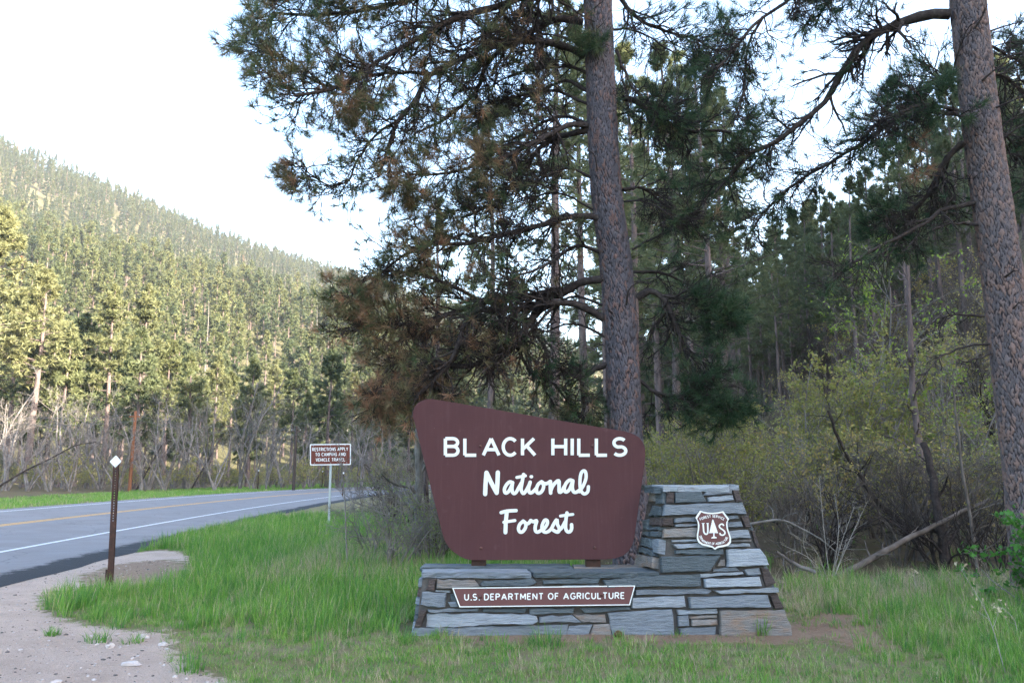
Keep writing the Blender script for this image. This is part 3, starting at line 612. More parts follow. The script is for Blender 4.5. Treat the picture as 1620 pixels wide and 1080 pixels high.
# ------------------------------------------------------------------ woods on the right-hand slope
def right_woods():
    vp = [make_pine('forest_pine', ('bark_mid', 'needles_mid'), 21, 0.42, 2.9, 0.19, 66, 81, tuft=0.34, K=8, tw=0.06, nsub=6, tint0=0.42, dead=40),
          make_pine('forest_pine', ('bark_mid', 'needles_mid'), 19, 0.34, 2.7, 0.165, 66, 82, tuft=0.34, K=8, tw=0.06, nsub=6, tint0=0.35, dead=34),
          make_pine('forest_pine', ('bark_mid', 'needles_mid'), 23, 0.50, 3.1, 0.20, 64, 83, tuft=0.36, K=8, tw=0.06, nsub=6, tint0=0.5, dead=46, lean=0.03)]
    PH = [21, 19, 23]; used = [0, 0, 0]; G = 'pines on the wooded slope'
    def put(k, px, Y, top, label, rz=None, wide=1.0):
        p = place(px, Y); rz = rng.uniform(0, 6.28) if rz is None else rz; s = height_to(px, top, Y, p[2]) / PH[k]; sx = s * wide
        if not used[k]: o = vp[k]; o.location = p; o.rotation_euler = (0, 0, rz); o.scale = (sx, sx, s); used[k] = 1
        else: o = copy_tree(vp[k], p, rz, (sx, sx, s))
        return tag(o, label, 'tree', G)
    put(2, 868, 19.0, -60, 'pine standing close behind the big pine, seen left of its trunk', wide=1.1)
    put(0, 1066, 26, 60, 'dark straight pine trunk nearest the big pine on its right')
    put(1, 1124, 24, 70, 'pine with grey trunk, left one of a close pair')
    put(0, 1143, 27, 150, 'pine with grey trunk, right one of a close pair')
    put(2, 1232, 31, 385, 'slender pine leaning left among the trunks above the stone pillar', rz=3.1)
    put(2, 1240, 36, 330, 'slender leaning pine just behind the other leaning one', rz=3.1)
    put(1, 1308, 33, 290, 'straight tall pine left of the young pale green tree')
    put(0, 1282, 38, 330, 'thin straight pine second left of the young pale green tree')
    put(1, 1392, 34, 240, 'pine with dark trunk just behind the young pale green tree')
    more = ((690, 27, 1, 300), (775, 32, 0, 170), (930, 30, 2, 30), (1003, 36, 0, 60), (1040, 44, 1, 110), (1092, 40, 2, 80), (1158, 46, 2, 130), (1170, 42, 0, 300), (1196, 50, 1, 390), (1262, 46, 0, 400), (1330, 42, 1, 300), (1352, 38, 0, 330), (1372, 46, 2, 310),
            (1420, 40, 1, 230), (1446, 46, 0, 250), (1480, 44, 2, 160), (1505, 38, 1, 130), (1548, 34, 0, 100), (1590, 36, 2, 110), (1618, 34, 1, 130), (1660, 30, 0, 60), (960, 48, 1, 120), (1110, 58, 0, 200), (1300, 55, 2, 390), (1150, 62, 1, 380), (1020, 62, 2, 220), (1324, 30, 1, 300), (1356, 27, 0, 280), (1384, 29, 1, 260), (1436, 26, 2, 200), (1462, 31, 1, 190), (1496, 28, 0, 150), (1530, 27, 1, 90), (1186, 34, 1, 400), (1206, 39, 0, 410), (1252, 33, 1, 420), (1268, 40, 1, 400), (1294, 43, 0, 370), (1316, 37, 1, 350), (1341, 33, 0, 340), (1404, 37, 1, 290), (1414, 31, 0, 300))
    for it in more: put(it[2], it[0], it[1], it[3], 'plain dark pine on the right-hand slope, %s from the left of those behind' % ordinal(more, it))
    # full-skirted conifers closing the view between the trunks
    cp = [make_pine('forest_conifer', ('bark_mid', 'needles_mid'), 15, 0.10, 2.7, 0.2, 84, 85, tuft=0.40, K=8, tw=0.075, nsub=8, tint0=0.30, shape=0.8), make_pine('forest_conifer', ('bark_mid', 'needles_mid'), 14, 0.16, 2.5, 0.2, 80, 86, tuft=0.40, K=8, tw=0.075, nsub=8, tint0=0.45, shape=0.7)]
    more = ((1010, 52, 300), (1045, 66, 330), (1105, 70, 360), (1163, 72, 400), (1215, 56, 430), (1272, 58, 415), (1298, 66, 400), (1322, 54, 380), (1345, 62, 370), (1370, 52, 350), (1398, 58, 345), (1424, 50, 320), (1455, 56, 310), (1484, 48, 290), (1515, 52, 260), (1545, 46, 240), (1578, 50, 230), (1606, 44, 220), (1640, 46, 200), (980, 60, 340))
    for j, it in enumerate(more):
        p = place(it[0], it[1]); s = height_to(it[0], it[2], it[1], p[2]) / (15, 14)[j % 2]
        if j < 2: o = cp[j]; o.location = p; o.scale = (s, s, s)
        else: o = copy_tree(cp[j % 2], p, rng.uniform(0, 6.28), (s * 1.1, s * 1.1, s))
        tag(o, 'full-skirted conifer far back in the right woods, %s from the left of its kind' % ordinal(more, it), 'tree', 'conifers far back on the slope')
    # wood closing the view up the valley behind
    rg = np.random.default_rng(55); pr = []
    for s in range(3):
        W, N = pine((15, 17, 14)[s], (0.2, 0.3, 0.15)[s], 2.4, 0.2, 60, 500 + s, tuft=0.6, K=6, tw=0.16, nsub=5, tint0=(0.35, 0.5, 0.28)[s]); pr.append(joined(W, N, 'bark_mid', 'needles_mid', 'back_pine'))
    y = rg.uniform(66, 190, 900); px = rg.uniform(985, 1660, 900); x = (px - 810) / 1260 * y; o, _ = road_dist(x, y); ok = (abs(o) > 11) & (rg.random(900) < 0.5); x, y = x[ok], y[ok]
    scatter('valley_wood', np.stack([x, y, terrain(x, y) - 0.3], 1), rg.uniform(0, 6.28, len(x)), rg.uniform(0.6, 1.05, len(x)), rg.integers(0, 3, len(x)), pr, 'distant dark wood glimpsed between the trunks behind the monument', 'wood')
    # budding olive shrubs
    sp = [make_bare('understory_shrub', 'bark_bare', 'leaf_olive', 4.2, 7, 0.55, 0.035, 91, (9, 7, 4), leaf=(0.05, 3, 0.5), curve=0.13),
          make_bare('understory_shrub', 'bark_bare', 'leaf_olive', 3.6, 9, 0.7, 0.03, 92, (8, 7, 4), leaf=(0.048, 2, 0.35), curve=0.15),
          make_bare('understory_shrub', 'bark_bare', 'leaf_olive', 3.0, 8, 0.6, 0.028, 93, (8, 7, 4), leaf=(0.05, 1, 0.8), curve=0.15)]
    us = [0, 0, 0]; GS = 'budding shrubs behind the monument'
    def puts(k, px, Y, s, label):
        p = place(px, Y)
        if not us[k]: o = sp[k]; o.location = p; o.scale = (s, s, s); us[k] = 1
        else: o = copy_tree(sp[k], p, rng.uniform(0, 6.28), (s, s, s * rng.uniform(0.85, 1.1)))
        return tag(o, label, 'shrub', GS)
    puts(0, 1315, 17.0, 1.15, 'tall yellowish budding shrub rising right of the stone pillar')
    puts(0, 1060, 15.5, 0.85, 'budding shrub directly behind the top of the stone pillar')
    more = ((1110, 14.5, 1, 0.8), (1165, 16, 1, 0.85), (1250, 18, 0, 0.95), (1290, 15, 2, 0.9), (1390, 18, 0, 0.95), (1425, 15, 2, 0.95), (1470, 18, 2, 1.0), (1520, 15.5, 2, 0.85), (1600, 19, 0, 1.0), (1640, 15, 1, 1.0),
                          (1090, 20, 1, 1.0), (1140, 22, 1, 1.0), (1190, 23, 2, 1.0), (1230, 25, 1, 1.05), (1280, 23, 2, 1.0), (1330, 24, 1, 1.1), (1380, 25, 2, 1.0), (1430, 23, 2, 1.1), (1480, 25, 2, 1.0), (1535, 23, 2, 1.0), (1590, 25, 2, 1.0), (1040, 19, 1, 0.8), (1000, 22, 0, 0.75), (1260, 30, 2, 1.0), (1340, 31, 2, 1.2), (1420, 31, 2, 1.0), (1500, 30, 2, 1.2),
                          (950, 18, 1, 0.6), (880, 20, 0, 0.6), (820, 17, 1, 0.55), (770, 19, 0, 0.6), (730, 16, 2, 0.6), (900, 24, 2, 0.8), (840, 26, 0, 0.8), (790, 24, 1, 0.75), (720, 22, 0, 0.65))
    row_of = lambda Y: 'front' if Y < 17.5 else 'middle' if Y < 22.5 else 'back'
    def row_ordinal(spots, it): r = row_of(it[1]); return ORD[sorted((s[0], s[1]) for s in spots if row_of(s[1]) == r).index((it[0], it[1]))], r
    for it in more: puts(it[2], it[0], it[1], it[3], 'olive budding shrub behind the monument, %s from the left in the %s row' % row_ordinal(more, it))
    # bare brush on the slope
    bp = [make_bare('bare_brush', 'twig_brown', None, 2.8, 10, 0.7, 0.022, 95, (8, 6, 4), curve=0.16), make_bare('bare_brush', 'branch', None, 2.4, 8, 0.8, 0.025, 96, (7, 6, 4), curve=0.2)]
    spots = [(1230, 13, 0, 0.7), (1290, 13.6, 1, 0.8), (1400, 14, 0, 0.9), (1450, 13.5, 1, 0.9), (1500, 14.2, 0, 0.9), (1545, 13.2, 1, 0.8), (1360, 20, 0, 1.2), (1440, 21, 1, 1.3), (1480, 28, 0, 1.3), (1380, 28, 0, 1.3), (1240, 21, 1, 1.1), (1550, 27, 0, 1.3), (690, 18, 0, 0.9), (650, 21, 1, 0.9), (620, 24, 0, 0.9), (700, 14.5, 1, 0.7), (1130, 27, 0, 1.2), (1030, 28, 1, 1.1), (860, 15, 1, 0.6), (930, 15.5, 0, 0.55), (1310, 27, 0, 1.3), (1350, 30, 0, 1.3), (1410, 26, 0, 1.3), (1460, 32, 0, 1.4), (1510, 26, 0, 1.3), (1580, 30, 0, 1.4), (1290, 33, 0, 1.3), (1395, 35, 0, 1.4), (1530, 34, 0, 1.4), (1440, 28, 1, 1.3), (1340, 22, 1, 1.2), (1490, 21, 0, 1.2), (1560, 22, 1, 1.2), (1060, 32, 0, 1.4), (1110, 35, 0, 1.5), (1160, 33, 0, 1.4), (1200, 37, 0, 1.5), (1240, 34, 0, 1.4), (1020, 38, 0, 1.4), (1275, 38, 0, 1.5), (1330, 37, 0, 1.5)]
    for j, (px, Y, k, s) in enumerate(spots):
        p = place(px, Y)
        if j < 2: o = bp[j]; o.location = p; o.scale = (s, s, s)
        else: o = copy_tree(bp[k], p, rng.uniform(0, 6.28), (s, s, s))
        tag(o, 'bare twiggy brush in the undergrowth, %s from the left in the %s row' % row_ordinal(spots, (px, Y)), 'brush', 'bare brush in the undergrowth')
    # young tree in fresh pale green leaf
    W, N = bare(7.2, 2, 0.12, 0.06, 97, (13, 8, 4), 0.0, 0.07, leaf=(0.055, 3, 0.5)); p = place(1402, 19.5); e = empty('young_tree', tuple(p))
    obj('stems', np_mesh('stems', W[0], W[1], [M['bark_bare']], True), e); obj('foliage', np_mesh('foliage', N[0], N[1], [M['leaf_spring']], False, dict(tint=N[2])), e); tag(e, 'young tree with fresh pale green leaves left of the right-hand pine', 'tree')
    W, N = bare(5.0, 3, 0.25, 0.045, 98, (10, 7, 4), 0.0, 0.09, leaf=(0.05, 2, 0.6)); p = place(1490, 16.5); e = empty('young_tree', tuple(p))
    obj('stems', np_mesh('stems', W[0], W[1], [M['bark_bare']], True), e); obj('foliage', np_mesh('foliage', N[0], N[1], [M['leaf_spring']], False, dict(tint=N[2])), e); tag(e, 'thin young tree in sparse leaf close beside the right-hand pine', 'tree')
    # dead snag, thin poles, leaning stem, fallen log
    def stick(name, pts, Ys, r0, r1, mat, label, cat_, nb=8, bl=0.7, droop=-0.02):
        n = 16; W3 = np.array([at(x, y, Y) for (x, y), Y in zip(pts, Ys)]); P = resample(W3, n)[None]; P = P + rng.normal(size=P.shape) * r0 * 0.12; Rr = np.linspace(r0, r1, n)[None]
        o = P[0, 0].copy(); S, Rs, _ = grow(P, Rr, nb, 0.15, 1, 0.9, bl, 5, droop, 0.2, 0.4, 0.006); T, Rt, _ = grow(S, Rs, 3, 0.3, 1, 0.7, bl * 0.4, 4, droop, 0.2, 0.5, 0.004)
        e = empty(name, tuple(o)); W = tubes(P - o, Rr, 10); obj('trunk', np_mesh('trunk', W[0], W[1], [M[mat]], True), e); W = cat([tubes(S - o, Rs, 4), tubes(T - o, Rt, 3)]); tag(obj('dead_branches', np_mesh('dead_branches', W[0], W[1], [M[mat]], True), e), kind='stuff')
        return tag(e, label, cat_)
    stick('dead_snag', [(1470, 800), (1458, 740), (1447, 640), (1440, 540), (1436, 420)], [16.0] * 5, 0.075, 0.04, 'bark_mid', 'grey dead snag without bark standing in the shrubs, broken top', 'dead tree', 14, 0.8)
    stick('dead_snag', [(1500, 925), (1486, 823), (1475, 753), (1462, 700)], [13.4, 13.5, 13.7, 13.9], 0.085, 0.055, 'branch', 'dark dead trunk standing just right of the fallen log', 'dead tree', 8, 0.6)
    stick('thin_dead_tree', [(1549, 925), (1535, 816), (1521, 735), (1508, 610)], [12.6, 12.8, 13, 13.2], 0.03, 0.014, 'twig_brown', 'thin grey dead tree with whippy side twigs near right pine', 'dead tree', 16, 0.7)
    stick('leaning_dead_tree', [(1440, 850), (1423, 823), (1391, 798), (1366, 763), (1331, 703), (1310, 650)], [14.6, 14.6, 14.5, 14.4, 14.2, 14.1], 0.06, 0.02, 'branch', 'dark stem leaning left above the fallen log', 'dead tree', 12, 0.8, 0.03)
    stick('fallen_log', [(1322, 915), (1391, 876), (1444, 848), (1486, 827), (1528, 805), (1565, 790)], [12.2, 12.6, 13.0, 13.3, 13.6, 13.9], 0.055, 0.028, 'twig_brown', 'fallen log propped at a slant in the brush', 'log', 8, 0.5)
    stick('arching_branch', [(1185, 829), (1233, 822), (1268, 836), (1303, 856), (1330, 880)], [11.4, 11.5, 11.6, 11.7, 11.8], 0.02, 0.009, 'bark_pale', 'pale dead branch arching beside the right side of the pillar', 'branch', 5, 0.35)
    stick('fallen_branch', [(1290, 905), (1255, 890), (1228, 872)], [11.6, 11.6, 11.5], 0.03, 0.02, 'bark_bare', 'short fallen limb low beside the pillar', 'branch', 3, 0.25)
    # white dead shrub right of the pillar
    base = at(1312, 900, 11.6); base[2] = tz(base[0], base[1]); e = empty('dead_shrub', tuple(base)); parts = []
    for tip in ((1296, 753), (1373, 791), (1258, 850), (1352, 800), (1235, 860), (1320, 780), (1340, 850), (1275, 815)):
        p1 = at(*tip, 11.6 + rng.uniform(-0.3, 0.3)); mid = (base + p1) / 2 + rng.normal(size=3) * 0.11; P = (resample([base, mid, p1], 8) - base)[None]; Rr = np.linspace(0.006, 0.0025, 8)[None]
        S, Rs, _ = grow(P, Rr, 8, 0.25, 1, 0.7, 0.34, 5, 0.03, 0.2, 0.6, 0.003); parts += [tubes(P, Rr, 5), tubes(S, Rs, 3)]
    W = cat(parts); obj('stems', np_mesh('stems', W[0], W[1], [M['twig_dead']], True), e); tag(e, 'bleached dead shrub with forked white stems right of the pillar', 'shrub')
    # thicket left of the big sign
    tk = [make_bare('bare_shrub', 'bark_bare', 'leaf_spring', 2.6, 7, 0.5, 0.028, 101, (8, 7, 4), leaf=(0.022, 1, 0.4), curve=0.17), make_bare('bare_shrub', 'bark_bare', None, 2.3, 6, 0.6, 0.024, 102, (8, 7, 4), curve=0.2)]
    for j, (px, Y, k, s, lab) in enumerate(((632, 13.0, 0, 0.72, 'grey leafless shrub with a few buds left of the big sign'), (600, 15.0, 1, 0.75, 'leafless twiggy shrub at the left end of the thicket'), (655, 15.5, 1, 1.1, 'leafless shrub behind the grey trunk beside the big sign'), (690, 13.5, 0, 0.8, 'budding shrub half hidden behind the left edge of the big sign'))):
        p = place(px, Y)
        if j < 2: o = tk[j]; o.location = p; o.scale = (s, s, s)
        else: o = copy_tree(tk[k], p, 2.0 + j, (s, s, s))
        tag(o, lab, 'shrub', 'thicket left of the big sign')
    stick('grey_trunk', [(661, 905), (662, 800), (664, 700), (668, 600), (672, 500)], [14.0] * 5, 0.085, 0.06, 'bark_pale', 'grey tree trunk standing left of the big sign', 'tree', 8, 0.9)
    stick('brown_trunk', [(676, 905), (675, 800), (673, 690), (668, 620)], [14.3] * 4, 0.055, 0.035, 'bark_mid', 'thinner brown trunk touching the grey one left of the sign', 'tree', 8, 0.8)
    stick('sapling', [(549, 888), (546, 800), (541, 740), (536, 700)], [13.0] * 4, 0.014, 0.006, 'bark_bare', 'thin leafless sapling in front of the restrictions sign', 'sapling', 9, 0.5, 0.06)
    # leafy green shrub at the right edge
    W, N = bare(1.25, 9, 0.55, 0.014, 103, (7, 5), 0.0, 0.15, leaf=(0.055, 4, 0.5)); p = place(1612, 9.4); e = empty('leafy_shrub', tuple(p))
    obj('stems', np_mesh('stems', W[0], W[1], [M['bark_bare']], True), e); obj('foliage', np_mesh('foliage', N[0], N[1], [M['leaf_green']], False, dict(tint=N[2])), e); tag(e, 'bright green leafy shrub at the foot of the right-hand pine', 'shrub')
right_woods()
# ------------------------------------------------------------------ the two big roadside pines
def plates(u, v, nc, seed):
    """wrapped cell pattern: u in cells (period nc), v in cells -> (F2-F1, cell random)"""
    rg = np.random.default_rng(seed); nv = int(v.max()) + 4; jx = rg.random((nv + 3, nc)); jy = rg.random((nv + 3, nc)); cr = rg.random((nv + 3, nc))
    iu = np.floor(u).astype(int); iv = np.floor(v).astype(int); f1 = np.full(u.shape, 9.0); f2 = np.full(u.shape, 9.0); cid = np.zeros(u.shape)
    for a in (-1, 0, 1):
        for b in (-1, 0, 1):
            cu = (iu + a) % nc; cv = np.clip(iv + b + 1, 0, nv + 2); dx = iu + a + jx[cv, cu] - u; dy = iv + b + jy[cv, cu] - v; d = np.hypot(dx, dy)
            closer = d < f1; f2 = np.where(closer, f1, np.minimum(f2, d)); cid = np.where(closer, cr[cv, cu], cid); f1 = np.where(closer, d, f1)
    return f2 - f1, cid
def big_trunk(C, Rr, seed, relief=0.021, na=200, nr=640, cw=0.038, ch=0.105):
    C = resample(C, nr); rr = 0.86 * np.interp(np.linspace(0, 1, nr), np.linspace(0, 1, len(Rr)), Rr)
    T = np.gradient(C, axis=0); T = norm(T); A = norm(np.cross(T, np.array([0.0, 1, 0]))); B = np.cross(T, A)
    th = np.linspace(0, 2 * math.pi, na, endpoint=False); L = np.concatenate([[0], np.cumsum(np.linalg.norm(np.diff(C, axis=0), axis=1))])
    nc = int(2 * math.pi * rr.mean() / cw); TH, LL = np.meshgrid(th, L)
    wx = 0.4 * np.sin(LL * 9 + np.sin(TH * 3) * 2) + 0.28 * np.sin(LL * 31 + TH * 9) + 0.18 * np.sin(LL * 67 - TH * 17); u = (TH / (2 * math.pi) * nc + wx) % nc; v = LL / ch + 0.4 * np.sin(TH * 7 + LL * 3) + 0.22 * np.sin(TH * 23 + LL * 19)
    g, cid = plates(u.ravel(), v.ravel() + 1, nc, seed); g = g.reshape(TH.shape); cid = cid.reshape(TH.shape)
    hgt = sstep(0.0, 0.34, g + 0.06 * np.sin(TH * 41 + LL * 53)); rad = rr[:, None] + relief * (hgt - 0.6) + relief * 0.5 * (cid - 0.5) * hgt + 0.03 * rr[:, None] * np.sin(TH * 3 + LL * 0.5)
    V = C[:, None] + rad[..., None] * (A[:, None] * np.cos(TH)[..., None] + B[:, None] * np.sin(TH)[..., None])
    i = np.arange(nr * na).reshape(nr, na); j = np.roll(i, -1, 1); F = np.stack([i[:-1], j[:-1], j[1:], i[1:]], -1).reshape(-1, 4)
    return V.reshape(-1, 3), F, hgt.ravel(), cid.ravel(), C, rr
def big_pine(name, label, trunk_px, Y0, radii, mat, limbs, stubs, seed, Ytop=None):
    global rng
    rg = np.random.default_rng(seed)
    C = np.array([at(x, y, Y0) for x, y in trunk_px]); base = np.array([C[0][0] - 0.02, Y0, tz(C[0][0], Y0) - 0.25]); C = np.concatenate([[base], C])
    V, F, cr, cid, CC, rr = big_trunk(C, radii, seed); e = empty(name, tuple(base))
    obj('trunk', np_mesh('trunk', V - base, F, [M[mat]], True, dict(crack=cr, cell=cid)), e)
    parts = []; NV = []; NF = []; NT = []; nb = 0
    name_left = mat == 'bark_grey'
    for k, (pts, dy, r0, nsub, sl, need, brown) in enumerate(limbs):
        if name_left and k < 8: nsub = int(nsub * 1.2)
        n = 22; Ys = Y0 + np.linspace(0, dy, len(pts)); P = resample([at(x, y, Y) for (x, y), Y in zip(pts, Ys)], n); P[3:] += np.cumsum(rg.normal(size=(n - 3, 3)) * 0.008, 0)
        P = P[None]; Rr = (r0 * np.linspace(1, 0.30, n) * (1 + 0.08 * rg.normal(size=n)))[None]; parts.append(tubes(P, Rr, 9, rg))
        if nsub <= 0: continue
        S, Rs, _ = grow(P, Rr, int(nsub * 1.45), 0.14, 1.0, 0.80, sl, 8, -0.045, 0.22, 0.50, 0.009, rg, 0.35)
        if need == 0:
            parts += [tubes(S[:nsub], Rs[:nsub], 5, rg)]; T, Rt, _ = grow(S[:nsub], Rs[:nsub], 2, 0.3, 1.0, 0.7, 0.12, 4, 0, 0.2, 0.6, 0.004, rg); parts += [tubes(T, Rt, 3, rg)]; continue
        T, Rt, _ = grow(S, Rs, 6, 0.15, 1.0, 0.62, np.linalg.norm(S[:, -1] - S[:, 0], axis=1) * 0.80, 7, 0.03, 0.17, 0.6, 0.0062, rg, 0.3)
        U, Ru, ui = grow(T, Rt, 3, 0.25, 1.0, 0.6, np.full(len(T), 0.24), 4, 0.08, 0.15, 0.7, 0.0046, rg, 0.3)
        parts += [tubes(S, Rs, 5, rg), tubes(T, Rt, 3, rg), tubes(U, Ru, 3, rg)]
        ends = np.concatenate([U[:, -1], T[:, -1], S[:, -1]]); dirs = norm(np.concatenate([U[:, -1] - U[:, -2], T[:, -1] - T[:, -2], S[:, -1] - S[:, -2]]))
        # needles cluster at the outer part of each limb
        tp = P[0]; dd = np.linalg.norm(ends[:, None] - tp[None], axis=2); along = np.argmin(dd, 1) / (n - 1); far = np.min(dd, 1)
        clump = 0.5 + 0.5 * np.sin(ends[:, 0] * 3.1 + k) * np.sin(ends[:, 2] * 3.7 + 2 * k)
        pr = (0.7 if brown >= 0.8 else 1.0) * (1.05 if k < 8 and name_left else 0.78) * need * (0.08 + 1.05 * along ** 1.6) * (0.15 + 1.1 * clump) * (0.4 + 0.8 * np.minimum(far / (sl * 0.6), 1)); keep = rg.random(len(ends)) < pr
        tint = np.clip(brown - 0.14 + 0.30 * (clump - 0.5) + rg.normal(0, 0.17, keep.size), 0, 1)[keep]; dirs[:, 2] += 0.15
        v, f, t = tufts(ends[keep], norm(dirs[keep]), 0.185, 34, 0.0064, tint, rg, 0.62, 0.07); NV.append(v); NF.append(f + nb); NT.append(t); nb += len(v)
    for pts, r0 in stubs:
        P = resample([at(x, y, Y) for (x, y, Y) in pts], 9)[None]; Rr = (r0 * np.linspace(1, 0.35, 9))[None]; parts.append(tubes(P, Rr, 7, rg))
        S, Rs, _ = grow(P, Rr, 4, 0.3, 1.0, 0.8, 0.22, 4, 0, 0.2, 0.45, 0.004, rg); parts.append(tubes(S, Rs, 3, rg))
    W = cat(parts); obj('branches', np_mesh('branches', W[0] - base, W[1], [M['branch']], True), e)
    nv = np.concatenate(NV) - base; obj('crown', np_mesh('crown', nv, np.concatenate(NF), [M['needles_near']], False, dict(tint=np.concatenate(NT))), e)
    print(name, 'tufts', len(nv) // 120, 'wood quads', len(W[1]))
    return tag(e, label, 'tree')
#            polyline (photo px)                                                                                     dY   r     nsub  len  needles brown
LEFT_LIMBS = [
 ([(925, 88), (890, 72), (856, 66), (810, 66), (767, 75), (724, 95), (684, 118), (659, 158), (631, 190), (618, 233), (600, 280)], -1.3, 0.062, 26, 1.0, 0.55, 0.70),
 ([(922, 35), (881, 30), (849, 46), (792, 79), (767, 107), (752, 143), (724, 172), (699, 190), (660, 205)], 0.4, 0.060, 26, 0.8, 0.30, 0.60),
 ([(925, -110), (870, -40), (815, 0), (738, 22), (702, 36), (660, 60), (600, 95), (545, 130), (500, 145), (465, 150)], -1.8, 0.065, 34, 1.1, 0.60, 0.72),
 ([(925, -160), (840, -90), (740, -40), (660, -5), (580, 15), (500, 25), (430, 20)], -1.2, 0.060, 34, 1.1, 0.60, 0.62),
 ([(930, -220), (830, -150), (720, -90), (620, -45), (520, -20), (450, -10)], -2.2, 0.060, 28, 1.1, 0.7, 0.55),
 ([(684, 118), (640, 115), (590, 120), (540, 140), (500, 130), (455, 95), (425, 85)], -1.6, 0.032, 24, 0.75, 0.60, 0.72),
 ([(631, 190), (600, 210), (570, 250), (550, 285), (520, 295), (490, 275), (475, 250)], -1.4, 0.025, 16, 0.55, 0.40, 0.74),
 ([(937, 200), (899, 197), (870, 211), (842, 225), (800, 245), (740, 262), (690, 272), (640, 270)], -1.0, 0.045, 26, 0.8, 0.55, 0.72),
 ([(937, 204), (881, 218), (853, 236), (830, 270), (800, 300), (770, 330), (730, 345)], 0.7, 0.050, 24, 0.8, 0.35, 0.58),
 ([(931, 116), (899, 106), (856, 111), (810, 118), (770, 140)], 0.9, 0.028, 16, 0.7, 0.30, 0.5),
 ([(931, 165), (878, 147), (828, 154), (785, 168), (740, 200)], 0.8, 0.025, 16, 0.7, 0.30, 0.55),
 ([(965, 356), (940, 343), (896, 343), (867, 353), (800, 370), (735, 385), (680, 385), (640, 400), (600, 430)], -0.8, 0.052, 30, 0.85, 0.62, 0.74),
 ([(955, 441), (918, 447), (886, 466), (867, 466), (833, 466), (767, 475), (729, 485), (682, 500), (628, 510), (570, 515)], 0.5, 0.066, 34, 0.9, 0.50, 0.80),
 ([(760, 475), (700, 445), (650, 430), (600, 440), (560, 465), (540, 470)], -0.9, 0.030, 20, 0.6, 0.70, 0.74),
 ([(955, 504), (933, 491), (902, 478), (855, 482), (808, 491), (767, 494), (741, 504), (729, 535), (713, 567), (675, 614), (640, 640)], -0.7, 0.062, 32, 0.8, 0.40, 0.84),
 ([(741, 504), (710, 494), (666, 507), (619, 510), (580, 505), (550, 520)], -0.8, 0.028, 20, 0.6, 0.65, 0.84),
 ([(872, 480), (852, 490), (833, 516), (814, 541), (779, 560), (748, 574), (716, 573), (670, 560), (620, 570), (595, 600)], -0.4, 0.060, 34, 0.85, 0.50, 0.88),
 ([(716, 573), (690, 590), (660, 610), (625, 625), (600, 640)], -0.5, 0.028, 18, 0.6, 0.75, 0.86),
 ([(814, 541), (830, 570), (850, 595), (880, 610), (900, 640)], 0.5, 0.030, 16, 0.6, 0.15, 0.45),
 ([(840, 510), (860, 550), (880, 580), (905, 605)], -0.5, 0.025, 12, 0.5, 0.2, 0.2),
 ([(962, 576), (940, 585), (921, 601), (918, 633), (911, 655), (896, 670)], 0.1, 0.050, 14, 0.6, 0.25, 0.35),
 ([(985, 155), (1005, 160), (1035, 185), (1090, 213), (1140, 215), (1190, 235)], 0.6, 0.050, 26, 0.8, 0.22, 0.25),
 ([(975, 80), (1000, 130), (1025, 155), (1060, 170)], -0.4, 0.028, 16, 0.6, 0.35, 0.30),
 ([(970, -20), (1000, 20), (1040, 45), (1090, 60), (1130, 85)], 0.4, 0.038, 22, 0.8, 0.5, 0.28),
 ([(968, 110), (955, 60), (950, 40), (962, 20)], -0.75, 0.012, 4, 0.35, 0.9, 0.32),
 ([(1008, 472), (1030, 460), (1055, 480), (1078, 530), (1100, 585), (1130, 618), (1150, 630)], -0.3, 0.048, 26, 0.75, 0.45, 0.20),
 ([(1050, 478), (1085, 480), (1115, 495), (1145, 515)], -0.3, 0.024, 16, 0.5, 0.75, 0.2),
 ([(1010, 600), (1040, 620), (1080, 625), (1120, 630), (1155, 628)], -0.2, 0.028, 22, 0.5, 0.95, 0.12),
 ([(1000, 395), (1040, 373), (1085, 357)], -0.2, 0.018, 6, 0.35, 0.0, 0.4),
 ([(985, 300), (1020, 300), (1060, 330), (1100, 340)], 0.8, 0.028, 18, 0.8, 0.25, 0.3),
]
_g = np.random.default_rng(77)
for _k in range(0, 15, 2):      # inner boughs filling the crown to the left of the trunk
    _y = 70 + 34 * _k + _g.uniform(-12, 12); _x = np.interp(_y, [0, 270, 420, 540, 700], [945, 957, 975, 984, 990]) - 20; _L = _g.uniform(170, 340); _d = _g.uniform(-10, 70)
    LEFT_LIMBS.append(([(_x, _y), (_x - 0.22 * _L, _y - 12 - 0.05 * _L + 0.2 * _d), (_x - 0.5 * _L, _y - 6 + 0.5 * _d), (_x - 0.78 * _L, _y + 0.8 * _d), (_x - _L, _y + _d + 14)], _g.uniform(-1.6, 1.8), _g.uniform(0.018, 0.034), 18, 0.7, 0.16, _g.uniform(0.35, 0.8)))
for _k in range(0, 7, 2):
    _y = 60 + 62 * _k + _g.uniform(-15, 15); _x = np.interp(_y, [0, 270, 420, 540, 700], [945, 957, 975, 984, 990]) + 20; _L = _g.uniform(90, 180); _d = _g.uniform(-10, 60)
    LEFT_LIMBS.append(([(_x, _y), (_x + 0.3 * _L, _y - 8 + 0.2 * _d), (_x + 0.65 * _L, _y + 0.6 * _d), (_x + _L, _y + _d)], _g.uniform(-1.0, 1.6), _g.uniform(0.016, 0.028), 16, 0.65, 0.15, _g.uniform(0.15, 0.4)))
LEFT_STUBS = [([(991, 482, 11.2), (995, 458, 11.05), (1012, 446, 11.0), (1030, 448, 10.95)], 0.016), ([(968, 495, 11.25), (962, 490, 11.1)], 0.018), ([(955, 546, 11.4), (944, 544, 11.4)], 0.014), ([(945, 270, 11.25), (940, 245, 11.1), (925, 235, 11.0)], 0.012)]
